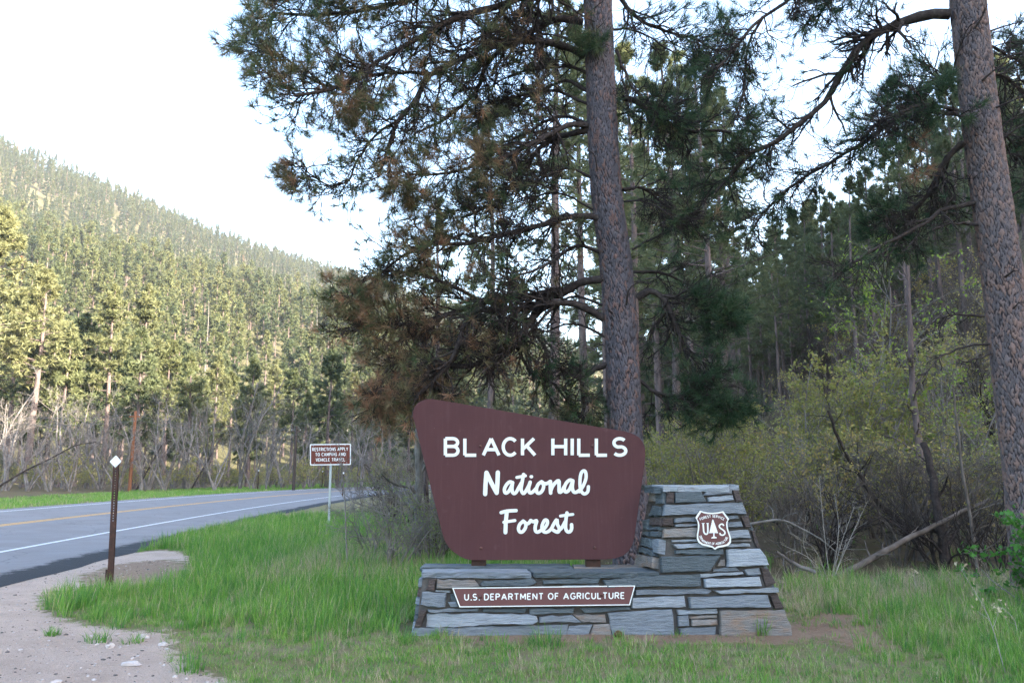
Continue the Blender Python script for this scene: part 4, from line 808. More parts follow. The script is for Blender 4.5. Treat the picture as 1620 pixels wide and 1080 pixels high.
big_pine('ponderosa_pine', 'big pine with purple-grey bark directly behind the large brown sign', [(1003, 880), (998, 800), (990, 690), (984, 540), (975, 420), (957, 270), (945, 0), (936, -260)], 11.5, [0.36, 0.285, 0.275, 0.27, 0.262, 0.25, 0.245, 0.22], 'bark_grey', LEFT_LIMBS, LEFT_STUBS, 11)
RIGHT_LIMBS = [
 ([(1503, 23), (1471, 23), (1432, 34), (1390, 50), (1360, 73), (1341, 100), (1325, 126), (1306, 161), (1268, 191), (1230, 222), (1191, 237), (1161, 264), (1130, 300)], 0.7, 0.070, 34, 0.75, 0.40, 0.16),
 ([(1517, 180), (1452, 178), (1406, 195), (1364, 226), (1318, 253), (1268, 283), (1230, 314), (1207, 337), (1191, 367)], 0.5, 0.038, 34, 0.7, 0.20, 0.2),
 ([(1515, 175), (1470, 165), (1440, 170), (1400, 190), (1370, 215)], -0.4, 0.030, 20, 0.6, 0.35, 0.2),
 ([(1540, 321), (1494, 333), (1455, 356), (1421, 375), (1371, 400), (1330, 425), (1300, 455)], -0.6, 0.034, 14, 0.5, 0.06, 0.25),
 ([(1547, 356), (1505, 354), (1471, 364)], -0.3, 0.020, 5, 0.3, 0.0, 0.25),
 ([(1500, -180), (1400, -110), (1300, -55), (1249, 0), (1207, 27), (1180, 54), (1150, 90), (1130, 110)], -0.5, 0.050, 30, 0.8, 0.40, 0.16),
 ([(1207, 27), (1185, 70), (1180, 120), (1170, 170), (1160, 200)], -0.4, 0.022, 16, 0.5, 0.35, 0.16),
 ([(1500, -120), (1420, -60), (1360, -30), (1310, 0), (1290, 40)], 0.5, 0.040, 22, 0.7, 0.4, 0.15),
 ([(1525, 225), (1500, 250), (1475, 300), (1450, 335), (1420, 360)], 0.6, 0.045, 30, 0.7, 0.28, 0.14),
 ([(1520, 130), (1490, 120), (1460, 135), (1430, 160)], 0.7, 0.035, 22, 0.7, 0.6, 0.18),
 ([(1522, 190), (1510, 170), (1500, 150)], -0.6, 0.012, 4, 0.3, 1.0, 0.2),
 ([(1552, 110), (1600, 130), (1640, 180), (1660, 240)], 1.2, 0.026, 24, 0.8, 0.4, 0.2),
 ([(1545, 60), (1600, 90), (1660, 120)], 1.4, 0.026, 20, 0.8, 0.6, 0.2),
 ([(1560, 200), (1605, 230), (1640, 300)], 1.2, 0.024, 20, 0.7, 0.3, 0.2),
 ([(1557, 500), (1500, 498), (1451, 515)], -0.3, 0.018, 6, 0.3, 0.0, 0.3),
 ([(1565, 544), (1522, 549), (1487, 569), (1469, 598)], -0.2, 0.018, 7, 0.35, 0.0, 0.3),
 ([(1568, 560), (1535, 566), (1504, 573)], -0.3, 0.014, 4, 0.25, 0.0, 0.3),
 ([(1445, 175), (1443, 215), (1446, 230)], -0.1, 0.006, 1, 0.12, 1.0, 1.1),
 ([(1437, 255), (1436, 280), (1437, 290)], -0.2, 0.006, 1, 0.12, 1.0, 1.1),
]
RIGHT_STUBS = [([(1541, 46, 10.25), (1553, 28, 10.15), (1561, 10, 10.1)], 0.018), ([(1553, 128, 10.25), (1572, 112, 10.15), (1590, 100, 10.1)], 0.017), ([(1572, 172, 10.3), (1600, 160, 10.2), (1625, 150, 10.1)], 0.017), ([(1565, 50, 10.5), (1595, 40, 10.5), (1630, 32, 10.5)], 0.014),
               ([(1578, 95, 10.5), (1610, 85, 10.5), (1640, 80, 10.5)], 0.014), ([(1583, 222, 10.4), (1605, 205, 10.3), (1622, 196, 10.3)], 0.016), ([(1600, 310, 10.4), (1625, 293, 10.3)], 0.016), ([(1590, 438, 10.15), (1605, 428, 10.0), (1612, 430, 9.95)], 0.016), ([(1603, 488, 10.15), (1612, 478, 10.05)], 0.014)]
big_pine('ponderosa_pine', 'big pine with orange scaly bark at the right edge', [(1640, 930), (1626, 780), (1605, 600), (1584, 420), (1555, 210), (1531, 0), (1505, -260)], 10.5, [0.34, 0.30, 0.285, 0.275, 0.265, 0.255, 0.245], 'bark_orange', RIGHT_LIMBS, RIGHT_STUBS, 12)
# ------------------------------------------------------------------ stone monument
F_P0 = np.array([0.0, 8.28, 0.0]); F_N = np.array([0.0, -1.0, 0.10]); F_N /= np.linalg.norm(F_N)     # battered front plane
def front(px, py): return on_plane(px, py, F_P0, F_N)
ZO = {'A': (640, 890, 8.1), 'B': (830, 890, 8.1), 'C': (1000, 755, 8.306), 'E': (940, 740, 3.856), 'P': (0, 0, 1.0)}
def zpx(z, p): o = ZO[z]; return (o[0] + p[0] / o[2], o[1] + p[1] / o[2])
# pillar left side plane through its front-left edge
_pt = front(1052, 776); _pb = front(1041, 884); _pk = at(1003, 884, _pb[1] + 0.62)
L_N = np.cross(_pt - _pb, _pk - _pb); L_N /= np.linalg.norm(L_N)
if L_N[0] > 0: L_N = -L_N
_bl0 = front(654, 1004); _bl1 = front(667, 905)
BL_N = np.cross(_bl1 - _bl0, np.array([0.06, 1.0, 0.0])); BL_N /= np.linalg.norm(BL_N)
if BL_N[0] > 0: BL_N = -BL_N
def stone_mesh(P3, nrm, proud, rg, back=0.06):
    """P3: outline on the wall plane (world), nrm outward"""
    P3 = np.asarray(P3); c = P3.mean(0); n = len(P3); pts = []
    for i in range(n):
        a, b = P3[i], P3[(i + 1) % n]; L = np.linalg.norm(b - a); k = max(1, min(7, int(L / 0.055)))
        for t in np.linspace(0, 1, k, endpoint=False):
            q = a + (b - a) * t
            e = norm(np.cross(nrm, b - a)); q = q + e * rg.normal(0, 0.0035 if t else 0.002); pts.append(q)
    O = np.array(pts); m = len(O)
    ins = norm(c - O) * np.minimum(0.010, 0.18 * np.linalg.norm(O - c, axis=1))[:, None]
    r0 = O - nrm * back; r1 = O + nrm * (proud * 0.72) + rg.normal(size=O.shape) * 0.0015
    tilt = rg.normal(0, 0.03, 3); r2 = O + ins + nrm * (proud + ((O - c) @ tilt)[:, None] + rg.normal(0, 0.0022, (m, 1)))
    bm = bmesh.new(); R0 = [bm.verts.new(v) for v in r0]; R1 = [bm.verts.new(v) for v in r1]; R2 = [bm.verts.new(v) for v in r2]
    for i in range(m):
        j = (i + 1) % m; bm.faces.new((R0[i], R0[j], R1[j], R1[i])); bm.faces.new((R1[i], R1[j], R2[j], R2[i]))
    f = bm.faces.new(R2); bmesh.ops.triangulate(bm, faces=[f]); bmesh.ops.recalc_face_normals(bm, faces=bm.faces)
    me = bpy.data.meshes.new('stone'); bm.to_mesh(me); bm.free(); return me
def hexa(c8, name, mat, parent, base):
    me = np_mesh(name, np.asarray(c8) - base, [(0, 1, 2, 3), (7, 6, 5, 4), (0, 4, 5, 1), (1, 5, 6, 2), (2, 6, 7, 3), (3, 7, 4, 0)], [M[mat]])
    bm = bmesh.new(); bm.from_mesh(me); bmesh.ops.recalc_face_normals(bm, faces=bm.faces); bm.to_mesh(me); bm.free(); return obj(name, me, parent)
def slab(parent, base, poly_top, z0, z1, mat, rg, name='cap_stone'):
    """flat cap stone with rough edges: plan polygon, bottom and top height"""
    pts = []
    for i in range(len(poly_top)):
        a, b = np.array(poly_top[i]), np.array(poly_top[(i + 1) % len(poly_top)]); k = max(1, int(np.linalg.norm(b - a) / 0.07))
        for t in np.linspace(0, 1, k, endpoint=False): pts.append(a + (b - a) * t + rg.normal(0, 0.007, 2))
    O = np.array(pts); c = O.mean(0); bm = bmesh.new(); rings = []
    for z, s in ((z0, 0.985), (z0 + (z1 - z0) * 0.45, 1.0), (z1 - 0.006, 0.996), (z1, 0.985)):
        rings.append([bm.verts.new((*(c + (p - c) * s + rg.normal(0, 0.003, 2)) - base[:2], z - base[2] + rg.normal(0, 0.002))) for p in O])
    for a, b in zip(rings[:-1], rings[1:]):
        for i in range(len(O)): j = (i + 1) % len(O); bm.faces.new((a[i], a[j], b[j], b[i]))
    bm.faces.new(rings[-1]); bm.faces.new(rings[0][::-1]); bmesh.ops.triangulate(bm, faces=[f for f in bm.faces if len(f.verts) > 4]); bmesh.ops.recalc_face_normals(bm, faces=bm.faces)
    me = bpy.data.meshes.new(name); bm.to_mesh(me); bm.free(); me.materials.append(M[mat]); return obj(name, me, parent)
ST = [  # zoom, outline, material, proud
 ('A', [(315, 205), (410, 205), (385, 355), (270, 350)], 'brown', .03), ('A', [(420, 205), (900, 218), (965, 300), (600, 325), (415, 325)], 'rust', .03),
 ('A', [(965, 268), (1010, 228), (1400, 213), (1640, 200), (1695, 240), (1660, 272), (1600, 288), (990, 295)], 'dark', .04),
 ('A', [(400, 345), (590, 353), (585, 380), (400, 364)], 'light', .02), ('A', [(230, 370), (540, 385), (520, 565), (300, 560), (210, 530)], 'blue', .04),
 ('A', [(590, 395), (640, 392), (680, 488), (592, 478)], 'dark', .02), ('A', [(555, 500), (660, 490), (700, 562), (590, 566)], 'blue', .02),
 ('A', [(300, 590), (950, 580), (945, 616), (310, 627)], 'blue', .03), ('A', [(1000, 590), (1580, 577), (1540, 630), (1010, 622)], 'dark', .03),
 ('A', [(205, 600), (290, 605), (205, 825), (130, 820)], 'brown', .03), ('A', [(290, 648), (800, 643), (1590, 655), (1690, 680), (1710, 740), (1650, 775), (1380, 775), (960, 790), (880, 806), (285, 816)], 'light', .05),
 ('P', [(653.5, 992.5), (727, 991.5), (776, 989.5), (820, 988.8), (899, 986.5), (894, 1012), (652, 1013)], 'blue', .035),
 ('B', [(230, 220), (620, 205), (975, 195), (935, 257), (240, 267)], 'dark', .035), ('B', [(480, 286), (950, 277), (950, 297), (480, 304)], 'light', .015),
 ('E', [(48, 682), (300, 660), (640, 645), (646, 716), (300, 724), (70, 727)], 'dark', .04), ('E', [(246, 742), (690, 735), (712, 750), (690, 766), (246, 771)], 'blue', .03),
 ('E', [(225, 790), (545, 777), (556, 846), (226, 852)], 'light', .04), ('B', [(60, 580), (640, 575), (625, 640), (60, 655)], 'dark', .03), ('B', [(700, 577), (1345, 562), (1352, 590), (960, 630), (760, 635)], 'dark', .035),
 ('B', [(190, 690), (600, 662), (728, 757), (185, 760)], 'blue', .03), ('B', [(618, 664), (1030, 655), (1045, 757), (742, 757)], 'rust', .035), ('B', [(570, 802), (870, 790), (800, 960), (540, 960)], 'blue', .025),
 ('B', [(884, 785), (1085, 780), (1120, 960), (812, 960)], 'rust', .03), ('E', [(80, 880), (470, 857), (490, 1040), (112, 1040)], 'blue', .045),
 ('E', [(490, 150), (650, 145), (682, 208), (490, 213)], 'dark', .035), ('E', [(440, 150), (485, 150), (481, 215), (436, 217)], 'brown', .03), ('E', [(660, 166), (690, 137), (835, 130), (836, 155), (680, 168)], 'blue', .03),
 ('E', [(685, 181), (840, 166), (846, 196), (770, 205), (690, 206)], 'light', .035), ('E', [(842, 135), (875, 135), (901, 205), (862, 208)], 'brown', .02), ('E', [(425, 226), (900, 215), (919, 280), (740, 275), (415, 291)], 'blue', .05),
 ('E', [(412, 305), (475, 305), (480, 355), (410, 352)], 'brown', .03), ('E', [(485, 308), (660, 295), (660, 330), (485, 333)], 'blue', .03), ('E', [(485, 345), (660, 338), (660, 356), (490, 359)], 'blue', .03), ('E', [(800, 293), (875, 290), (881, 308), (800, 312)], 'blue', .03),
 ('E', [(800, 331), (890, 326), (901, 358), (800, 365)], 'blue', .035), ('E', [(892, 300), (935, 292), (952, 365), (917, 366)], 'brown', .03), ('E', [(420, 371), (660, 362), (660, 419), (415, 426)], 'rust', .04), ('E', [(810, 386), (935, 376), (951, 425), (810, 431)], 'light', .04),
 ('E', [(955, 380), (976, 385), (1006, 485), (985, 486)], 'brown', .02), ('E', [(470, 440), (660, 432), (660, 446), (475, 451)], 'light', .02), ('E', [(810, 441), (955, 434), (955, 448), (810, 452)], 'rust', .02),
 ('E', [(470, 465), (700, 455), (770, 462), (940, 460), (946, 478), (800, 482), (640, 485), (500, 489)], 'light', .04), ('E', [(485, 501), (640, 492), (780, 493), (786, 525), (600, 526), (490, 523)], 'dark', .03), ('E', [(800, 497), (1000, 492), (1040, 540), (1056, 590), (960, 600), (805, 602)], 'light', .05),
 ('E', [(404, 540), (766, 532), (700, 630), (405, 636)], 'dark', .045), ('E', [(770, 560), (795, 556), (795, 598), (745, 599)], 'rust', .015), ('E', [(722, 616), (860, 604), (882, 625), (722, 631)], 'blue', .025), ('E', [(906, 620), (1005, 609), (1011, 650), (930, 656)], 'blue', .03),
 ('E', [(640, 646), (900, 631), (906, 645), (640, 666)], 'light', .035), ('E', [(665, 676), (1000, 662), (1016, 718), (670, 726)], 'light', .04), ('E', [(1012, 610), (1060, 613), (1106, 700), (1047, 722)], 'brown', .02), ('E', [(722, 746), (1115, 729), (1119, 755), (760, 766)], 'light', .045),
 ('E', [(570, 785), (1050, 772), (1071, 845), (576, 851)], 'blue', .05), ('E', [(1067, 776), (1110, 771), (1156, 850), (1097, 858)], 'brown', .03), ('E', [(500, 863), (745, 855), (749, 885), (510, 891)], 'light', .03), ('E', [(505, 901), (570, 896), (576, 960), (510, 965)], 'blue', .03),
 ('E', [(580, 905), (745, 897), (745, 911), (580, 915)], 'rust', .015), ('E', [(590, 921), (745, 917), (748, 955), (590, 960)], 'rust', .03), ('E', [(515, 975), (740, 964), (735, 1040), (520, 1040)], 'blue', .03), ('E', [(755, 865), (1150, 862), (1192, 960), (1200, 1035), (765, 1040)], 'rust', .045),
]
SIDE = [('C', [(245, 200), (330, 196), (325, 320), (232, 312)], 'rust', .02), ('C', [(338, 192), (432, 182), (424, 345), (333, 352)], 'dark', .03), ('C', [(290, 372), (408, 395), (396, 500), (238, 518)], 'dark', .03), ('C', [(208, 345), (268, 352), (238, 515), (196, 482)], 'brown', .02),
        ('C', [(258, 540), (402, 532), (396, 634), (254, 630)], 'brown', .025), ('C', [(152, 562), (246, 546), (236, 694), (162, 680)], 'dark', .025), ('C', [(262, 656), (384, 650), (376, 690), (252, 694)], 'dark', .02), ('C', [(152, 716), (258, 710), (242, 770), (150, 760)], 'dark', .025), ('C', [(268, 716), (372, 710), (360, 780), (256, 780)], 'dark', .03),
        ('C', [(152, 784), (256, 802), (282, 930), (132, 892)], 'dark', .025), ('C', [(272, 822), (372, 812), (360, 1000), (294, 990)], 'blue', .02), ('C', [(132, 916), (286, 960), (322, 1038), (118, 982)], 'dark', .03), ('E', [(266, 526), (380, 546), (374, 612), (256, 597)], 'rust', .03), ('C', [(132, 735), (148, 792), (102, 1000), (78, 972)], 'brown', .01)]
def monument():
    rg = np.random.default_rng(3); b0 = front(950, 1000); base = np.array([b0[0], 8.6, 0.0]); e = empty('stone_monument', tuple(base))
    tag(e, 'dry slate stone plinth with tapering pillar, carrying the brown signs', 'monument')
    ZL = front(900, 906)[2]; ZT = front(1100, 772)[2]; D0 = 0.62
    def inset(p): return p - F_N * 0.012
    # mortar core: low plinth and pillar
    fb = [inset(front(655, 1018)), inset(front(1250, 1018)), inset(front(1216, 909)), inset(front(669, 909))]
    bk = [p + np.array([0, D0, 0]) for p in fb]; bk[2] = bk[2] - np.array([0, 0.05, 0]); bk[3] = bk[3] - np.array([0, 0.05, 0])
    hexa(fb + bk, 'mortar_core', 'mortar', e, base)
    a = 0.010; fb = [inset(front(1042 + 1.5, 912)), inset(front(1215, 912)), inset(front(1161, 771)), inset(front(1054, 774))]
    bk = [p + np.array([0, D0 + 0.02, 0]) for p in fb[:2]] + [p + np.array([0.0, D0 - 0.12, 0]) for p in fb[2:]]
    bk[0] = _pk + np.array([0.012, 0, -0.1]); bk[3] = at(1027, 773, fb[3][1] + D0 - 0.12) + np.array([0.012, 0, 0])
    hexa(fb + bk, 'mortar_core', 'mortar', e, base)
    def put(P3, n, m, pr):
        me = stone_mesh(P3, n, pr, rg); me.transform(__import__('mathutils').Matrix.Translation(tuple(-base))); me.materials.append(M['slate_' + m]); obj('stone', me, e)
    for z, pl, m, pr in ST: put([front(*zpx(z, p)) for p in pl], F_N, m, pr * 1.35 + rg.uniform(-0.008, 0.01))
    for z, pl, m, pr in SIDE: put([on_plane(*zpx(z, p), _pb, L_N) for p in pl], L_N, m, pr)
    # left end of the plinth: courses of narrow stones
    z = 0.0; ztop = ZL - 0.05; k = 0
    while z < ztop - 0.03:
        h = min(rg.uniform(0.05, 0.13), ztop - z); y0 = 0.02
        while y0 < D0 - 0.06:
            w_ = min(rg.uniform(0.14, 0.34), D0 - 0.02 - y0)
            def pp(y, zz):
                q = _bl0 + (_bl1 - _bl0) * ((zz - _bl0[2]) / (_bl1[2] - _bl0[2])); return q + np.array([0, y, 0])
            put([pp(y0, z + .008), pp(y0 + w_ - .012, z + .008), pp(y0 + w_ - .012, z + h - .006), pp(y0, z + h - .006)], BL_N, ('blue', 'dark', 'light', 'brown')[int(rg.integers(0, 4))], 0.02); y0 += w_
        z += h
    # caps: plinth ledge and pillar top
    x0, x1, x2 = front(664, 905)[0], front(838, 905)[0], front(1041, 905)[0]; yf = front(850, 905)[1] - 0.055
    slab(e, base, [(x0 + .02, yf + .03), (x1 + .02, yf), (x1 - .03, yf + .30), (x0, yf + .32)], ZL - 0.045, ZL + 0.012, 'slate_blue', rg)
    slab(e, base, [(x1 + .035, yf + .005), (x2, yf), (x2 - .02, yf + .34), (x1 - .015, yf + .31)], ZL - 0.04, ZL + 0.014, 'slate_dark', rg)
    slab(e, base, [(x0 - .02, yf + .34), (x1 + .45, yf + .33), (x1 + .45, yf + .64), (x0 - .02, yf + .64)], ZL - 0.03, ZL + 0.028, 'slate_dark', rg)
    slab(e, base, [(x1 + .47, yf + .36), (x2 - .05, yf + .36), (x2 - .08, yf + .63), (x1 + .47, yf + .63)], ZL - 0.03, ZL + 0.018, 'slate_rust', rg)
    p0 = front(1050, 772); p1 = front(1166, 768)
    slab(e, base, [(p0[0] - .02, p0[1] - .035), (p1[0] - .09, p0[1] - .035), (p1[0] - .10, p0[1] + .26), (p0[0] - .07, p0[1] + .26)], ZT - 0.035, ZT + 0.030, 'slate_light', rg)
    slab(e, base, [(p1[0] - .08, p0[1] - .02), (p1[0] + .01, p0[1] - .02), (p1[0] + .01, p0[1] + .26), (p1[0] - .09, p0[1] + .26)], ZT - 0.02, ZT + 0.036, 'slate_light', rg)
    slab(e, base, [(p0[0] - .15, p0[1] + .28), (p1[0] + .01, p0[1] + .28), (p1[0] + .01, p0[1] + .52), (p0[0] - .17, p0[1] + .52)], ZT - 0.03, ZT + 0.025, 'slate_dark', rg)
    slab(e, base, [(p0[0] - .10, p0[1] + .02), (p0[0] - .03, p0[1] - .02), (p0[0] - .08, p0[1] + .26), (p0[0] - .16, p0[1] + .26)], ZT - 0.05, ZT + 0.012, 'slate_dark', rg)
    # back and right ends stay plain masonry: a few big stones each
    for k in range(7):
        z0 = 0.02 + 0.19 * k; xr = lambda zz: np.interp(zz, [0, ZL, ZT], [front(1250, 1004)[0], front(1217, 905)[0], front(1164, 772)[0]])
        if z0 + .17 > ZT - 0.03: break
        yb = lambda zz: 8.28 + 0.1 * zz; y1 = 0.56 - 0.09 * k / 7
        n = np.array([1.0, 0, 0.22]); n /= np.linalg.norm(n)
        put([np.array([xr(z0), yb(z0) + .03, z0]), np.array([xr(z0), yb(z0) + y1, z0]), np.array([xr(z0 + .17), yb(z0) + y1, z0 + .17]), np.array([xr(z0 + .17), yb(z0) + .03, z0 + .17])], n, ('blue', 'brown', 'dark')[k % 3], 0.012)
    return ZL
ZLEDGE = monument()

# ------------------------------------------------------------------ lettering (strokes)
def arc(cx, cy, rx, ry, a0, a1, n=12):
    a = np.radians(np.linspace(a0, a1, n)); return [(cx + rx * math.cos(t), cy + ry * math.sin(t)) for t in a]
GL = {'A': (.92, [[(0, 0), (.46, 1)], [(.46, 1), (.92, 0)], [(.18, .34), (.74, .34)]]),
 'B': (.72, [[(0, 0), (0, 1)], [(0, 1), (.42, 1)] + arc(.42, .765, .28, .235, 90, -90) + [(0, .53)], [(0, .53), (.44, .53)] + arc(.44, .265, .28, .265, 90, -90) + [(0, 0)]]),
 'C': (.80, [arc(.45, .5, .45, .5, 42, 318, 22)]), 'D': (.76, [[(0, 0), (0, 1)], [(0, 1), (.30, 1)] + arc(.30, .5, .46, .5, 90, -90, 16) + [(0, 0)]]),
 'E': (.60, [[(0, 0), (0, 1)], [(0, 1), (.60, 1)], [(0, .52), (.52, .52)], [(0, 0), (.60, 0)]]), 'F': (.58, [[(0, 0), (0, 1)], [(0, 1), (.58, 1)], [(0, .52), (.5, .52)]]),
 'G': (.82, [arc(.45, .5, .45, .5, 42, 340, 22) + [(.86, .46)], [(.50, .46), (.86, .46)]]), 'H': (.74, [[(0, 0), (0, 1)], [(.74, 0), (.74, 1)], [(0, .52), (.74, .52)]]), 'I': (.02, [[(0, 0), (0, 1)]]),
 'K': (.76, [[(0, 0), (0, 1)], [(.70, 1), (.02, .36)], [(.24, .58), (.76, 0)]]), 'L': (.60, [[(0, 0), (0, 1)], [(0, 0), (.60, 0)]]), 'M': (.90, [[(0, 0), (0, 1)], [(0, 1), (.45, .25)], [(.45, .25), (.90, 1)], [(.90, 1), (.90, 0)]]),
 'N': (.76, [[(0, 0), (0, 1)], [(0, 1), (.76, 0)], [(.76, 0), (.76, 1)]]), 'O': (.88, [arc(.44, .5, .44, .5, 90, 450, 30)]), 'P': (.66, [[(0, 0), (0, 1)], [(0, 1), (.38, 1)] + arc(.38, .75, .28, .25, 90, -90) + [(0, .5)]]),
 'R': (.70, [[(0, 0), (0, 1)], [(0, 1), (.40, 1)] + arc(.40, .75, .28, .25, 90, -90) + [(0, .5)], [(.36, .5), (.70, 0)]]),
 'S': (.68, [arc(.34, .74, .32, .26, 35, 250, 14) + arc(.34, .26, .34, .26, 70, -145, 14)]), 'T': (.74, [[(.37, 0), (.37, 1)], [(0, 1), (.74, 1)]]), 'U': (.72, [[(0, 1), (0, .36)] + arc(.36, .36, .36, .36, 180, 360, 14) + [(.72, 1)]]),
 'V': (.84, [[(0, 1), (.42, 0)], [(.42, 0), (.84, 1)]]), 'Y': (.80, [[(0, 1), (.40, .48)], [(.80, 1), (.40, .48)], [(.40, .48), (.40, 0)]]), '.': (.04, [[(0, 0), (.04, 0)]])}
def stroke_geo(pts, w_, rnd, h, mapf, mb, h0=0.0):
    """one stroke as a raised ribbon; pts in 2-D (y up), mapf(u, v, h) -> world"""
    P = np.asarray(pts, float); q = [P[0]]
    for p in P[1:]:
        if np.linalg.norm(p - q[-1]) > 1e-6: q.append(p)
    P = np.array(q); T = np.gradient(P, axis=0) if len(P) > 2 else np.repeat((P[1] - P[0])[None], 2, 0); T = norm(T); N = np.stack([-T[:, 1], T[:, 0]], 1) * w_ / 2
    Lf, Rt = P + N, P - N; n = len(P); capS, capE = [], []
    if rnd:
        for a in np.linspace(0, math.pi, 7)[1:-1]:
            capE.append(P[-1] + N[-1] * math.cos(a) + T[-1] * math.sin(a) * w_ / 2); capS.append(P[0] - N[0] * math.cos(a) - T[0] * math.sin(a) * w_ / 2)
    loop = list(Lf) + capE + list(Rt[::-1]) + capS; m = len(loop); hv = list(np.linspace(0, 1, n)) + [1.0] * len(capE) + list(np.linspace(1, 0, n)) + [0.0] * len(capS)
    V = [mapf(p[0], p[1], h + 0.0007 * q) for p, q in zip(loop, hv)] + [mapf(p[0], p[1], h0) for p in loop]; F = [(i, (i + 1) % m, m + (i + 1) % m, m + i) for i in range(m)]
    ne = len(capE); ri = lambda i: n + ne + (n - 1 - i)
    for i in range(n - 1): F.append((i, i + 1, ri(i + 1), ri(i)))
    if ne:
        F.append(tuple([n - 1] + list(range(n, n + ne)) + [ri(n - 1)])); F.append(tuple([ri(0)] + list(range(2 * n + ne, 2 * n + 2 * ne)) + [0]))
    mb.add(V, F)
def letter(ch, x, y, H, wx, sw, mapf, h, parent, base, mat, rnd=False, rot=0.0):
    """glyph with lower-left at (x, y), cap height H, x scale wx; stroke width sw"""
    mb = MB(); g = GL[ch]; c, s = math.cos(rot), math.sin(rot)
    for k, st in enumerate(g[1]):
        pts = []
        for u, v in st:
            a, b = u * wx, sw / 2 + v * (H - sw); pts.append((x + a * c - b * s, y + a * s + b * c))
        if not rnd and ch not in 'COSGU.':      # square ends reach the cap line and the outer edge
            pass
        if ch == '.': pts = [(pts[0][0], pts[0][1]), (pts[0][0] + sw * 0.9, pts[0][1])]
        stroke_geo(pts, sw, rnd, h + 0.00035 * k, mapf, mb)
    me = np_mesh('letter', np.asarray(mb.V) - base, mb.F, [M[mat]]); return obj('letter', me, parent)
def text_run(txt, x0, x1, y, H, sw, mapf, h, parent, base, mat, rnd=False, gap=0.36, space=0.55, slope=0.0):
    unit = 0.0
    for i, ch in enumerate(txt): unit += space if ch == ' ' else GL[ch][0] + (gap if i < len(txt) - 1 else 0)
    s = (x1 - x0) / unit; x = x0
    for ch in txt:
        if ch == ' ': x += space * s; continue
        letter(ch, x, y + slope * (x - x0), H, s, sw, mapf, h, parent, base, mat, rnd); x += (GL[ch][0] + gap) * s
def dome(P, n, r, h, parent, base, mat, name='bolt', sides=10):
    n = np.asarray(n, float); n = n / np.linalg.norm(n); a = norm(np.cross(n, [0, 0, 1.0])); b = np.cross(n, a); V = []; F = []
    for q, hh in ((1.0, 0.0), (0.95, 0.4), (0.75, 0.78), (0.4, 0.97)):
        V += [P + (a * math.cos(t) + b * math.sin(t)) * r * q + n * h * hh for t in np.linspace(0, 2 * math.pi, sides, endpoint=False)]
    for k in range(3): F += [(k * sides + i, k * sides + (i + 1) % sides, (k + 1) * sides + (i + 1) % sides, (k + 1) * sides + i) for i in range(sides)]
    F.append(tuple(3 * sides + i for i in range(sides))); return obj(name, np_mesh(name, np.asarray(V) - base, F, [M[mat]], True), parent)
def plate(outline, thick, mapf, mats, name, parent, base, bev=0.003):
    """flat board from a 2-D outline (px), front at mapf(...,0), back at -thick; edge material separate"""
    n = len(outline); c = np.mean(outline, 0); V = []; 
    for s, h in ((0.9985, 0.0), (1.0, -bev), (1.0, -thick)): V += [mapf(*(c + (np.asarray(p) - c) * s), h) for p in outline]
    F = [tuple(range(n)), tuple(range(2 * n, 3 * n))[::-1]]
    for k in range(2): F += [(k * n + i, k * n + (i + 1) % n, (k + 1) * n + (i + 1) % n, (k + 1) * n + i) for i in range(n)]
    me = np_mesh(name, np.asarray(V) - base, F, [M[m] for m in mats]); 
    bm = bmesh.new(); bm.from_mesh(me); bmesh.ops.recalc_face_normals(bm, faces=bm.faces); bm.to_mesh(me); bm.free()
    if len(mats) > 1:
        for i, p in enumerate(me.polygons): p.material_index = 0 if i == 0 else 1
    return obj(name, me, parent)

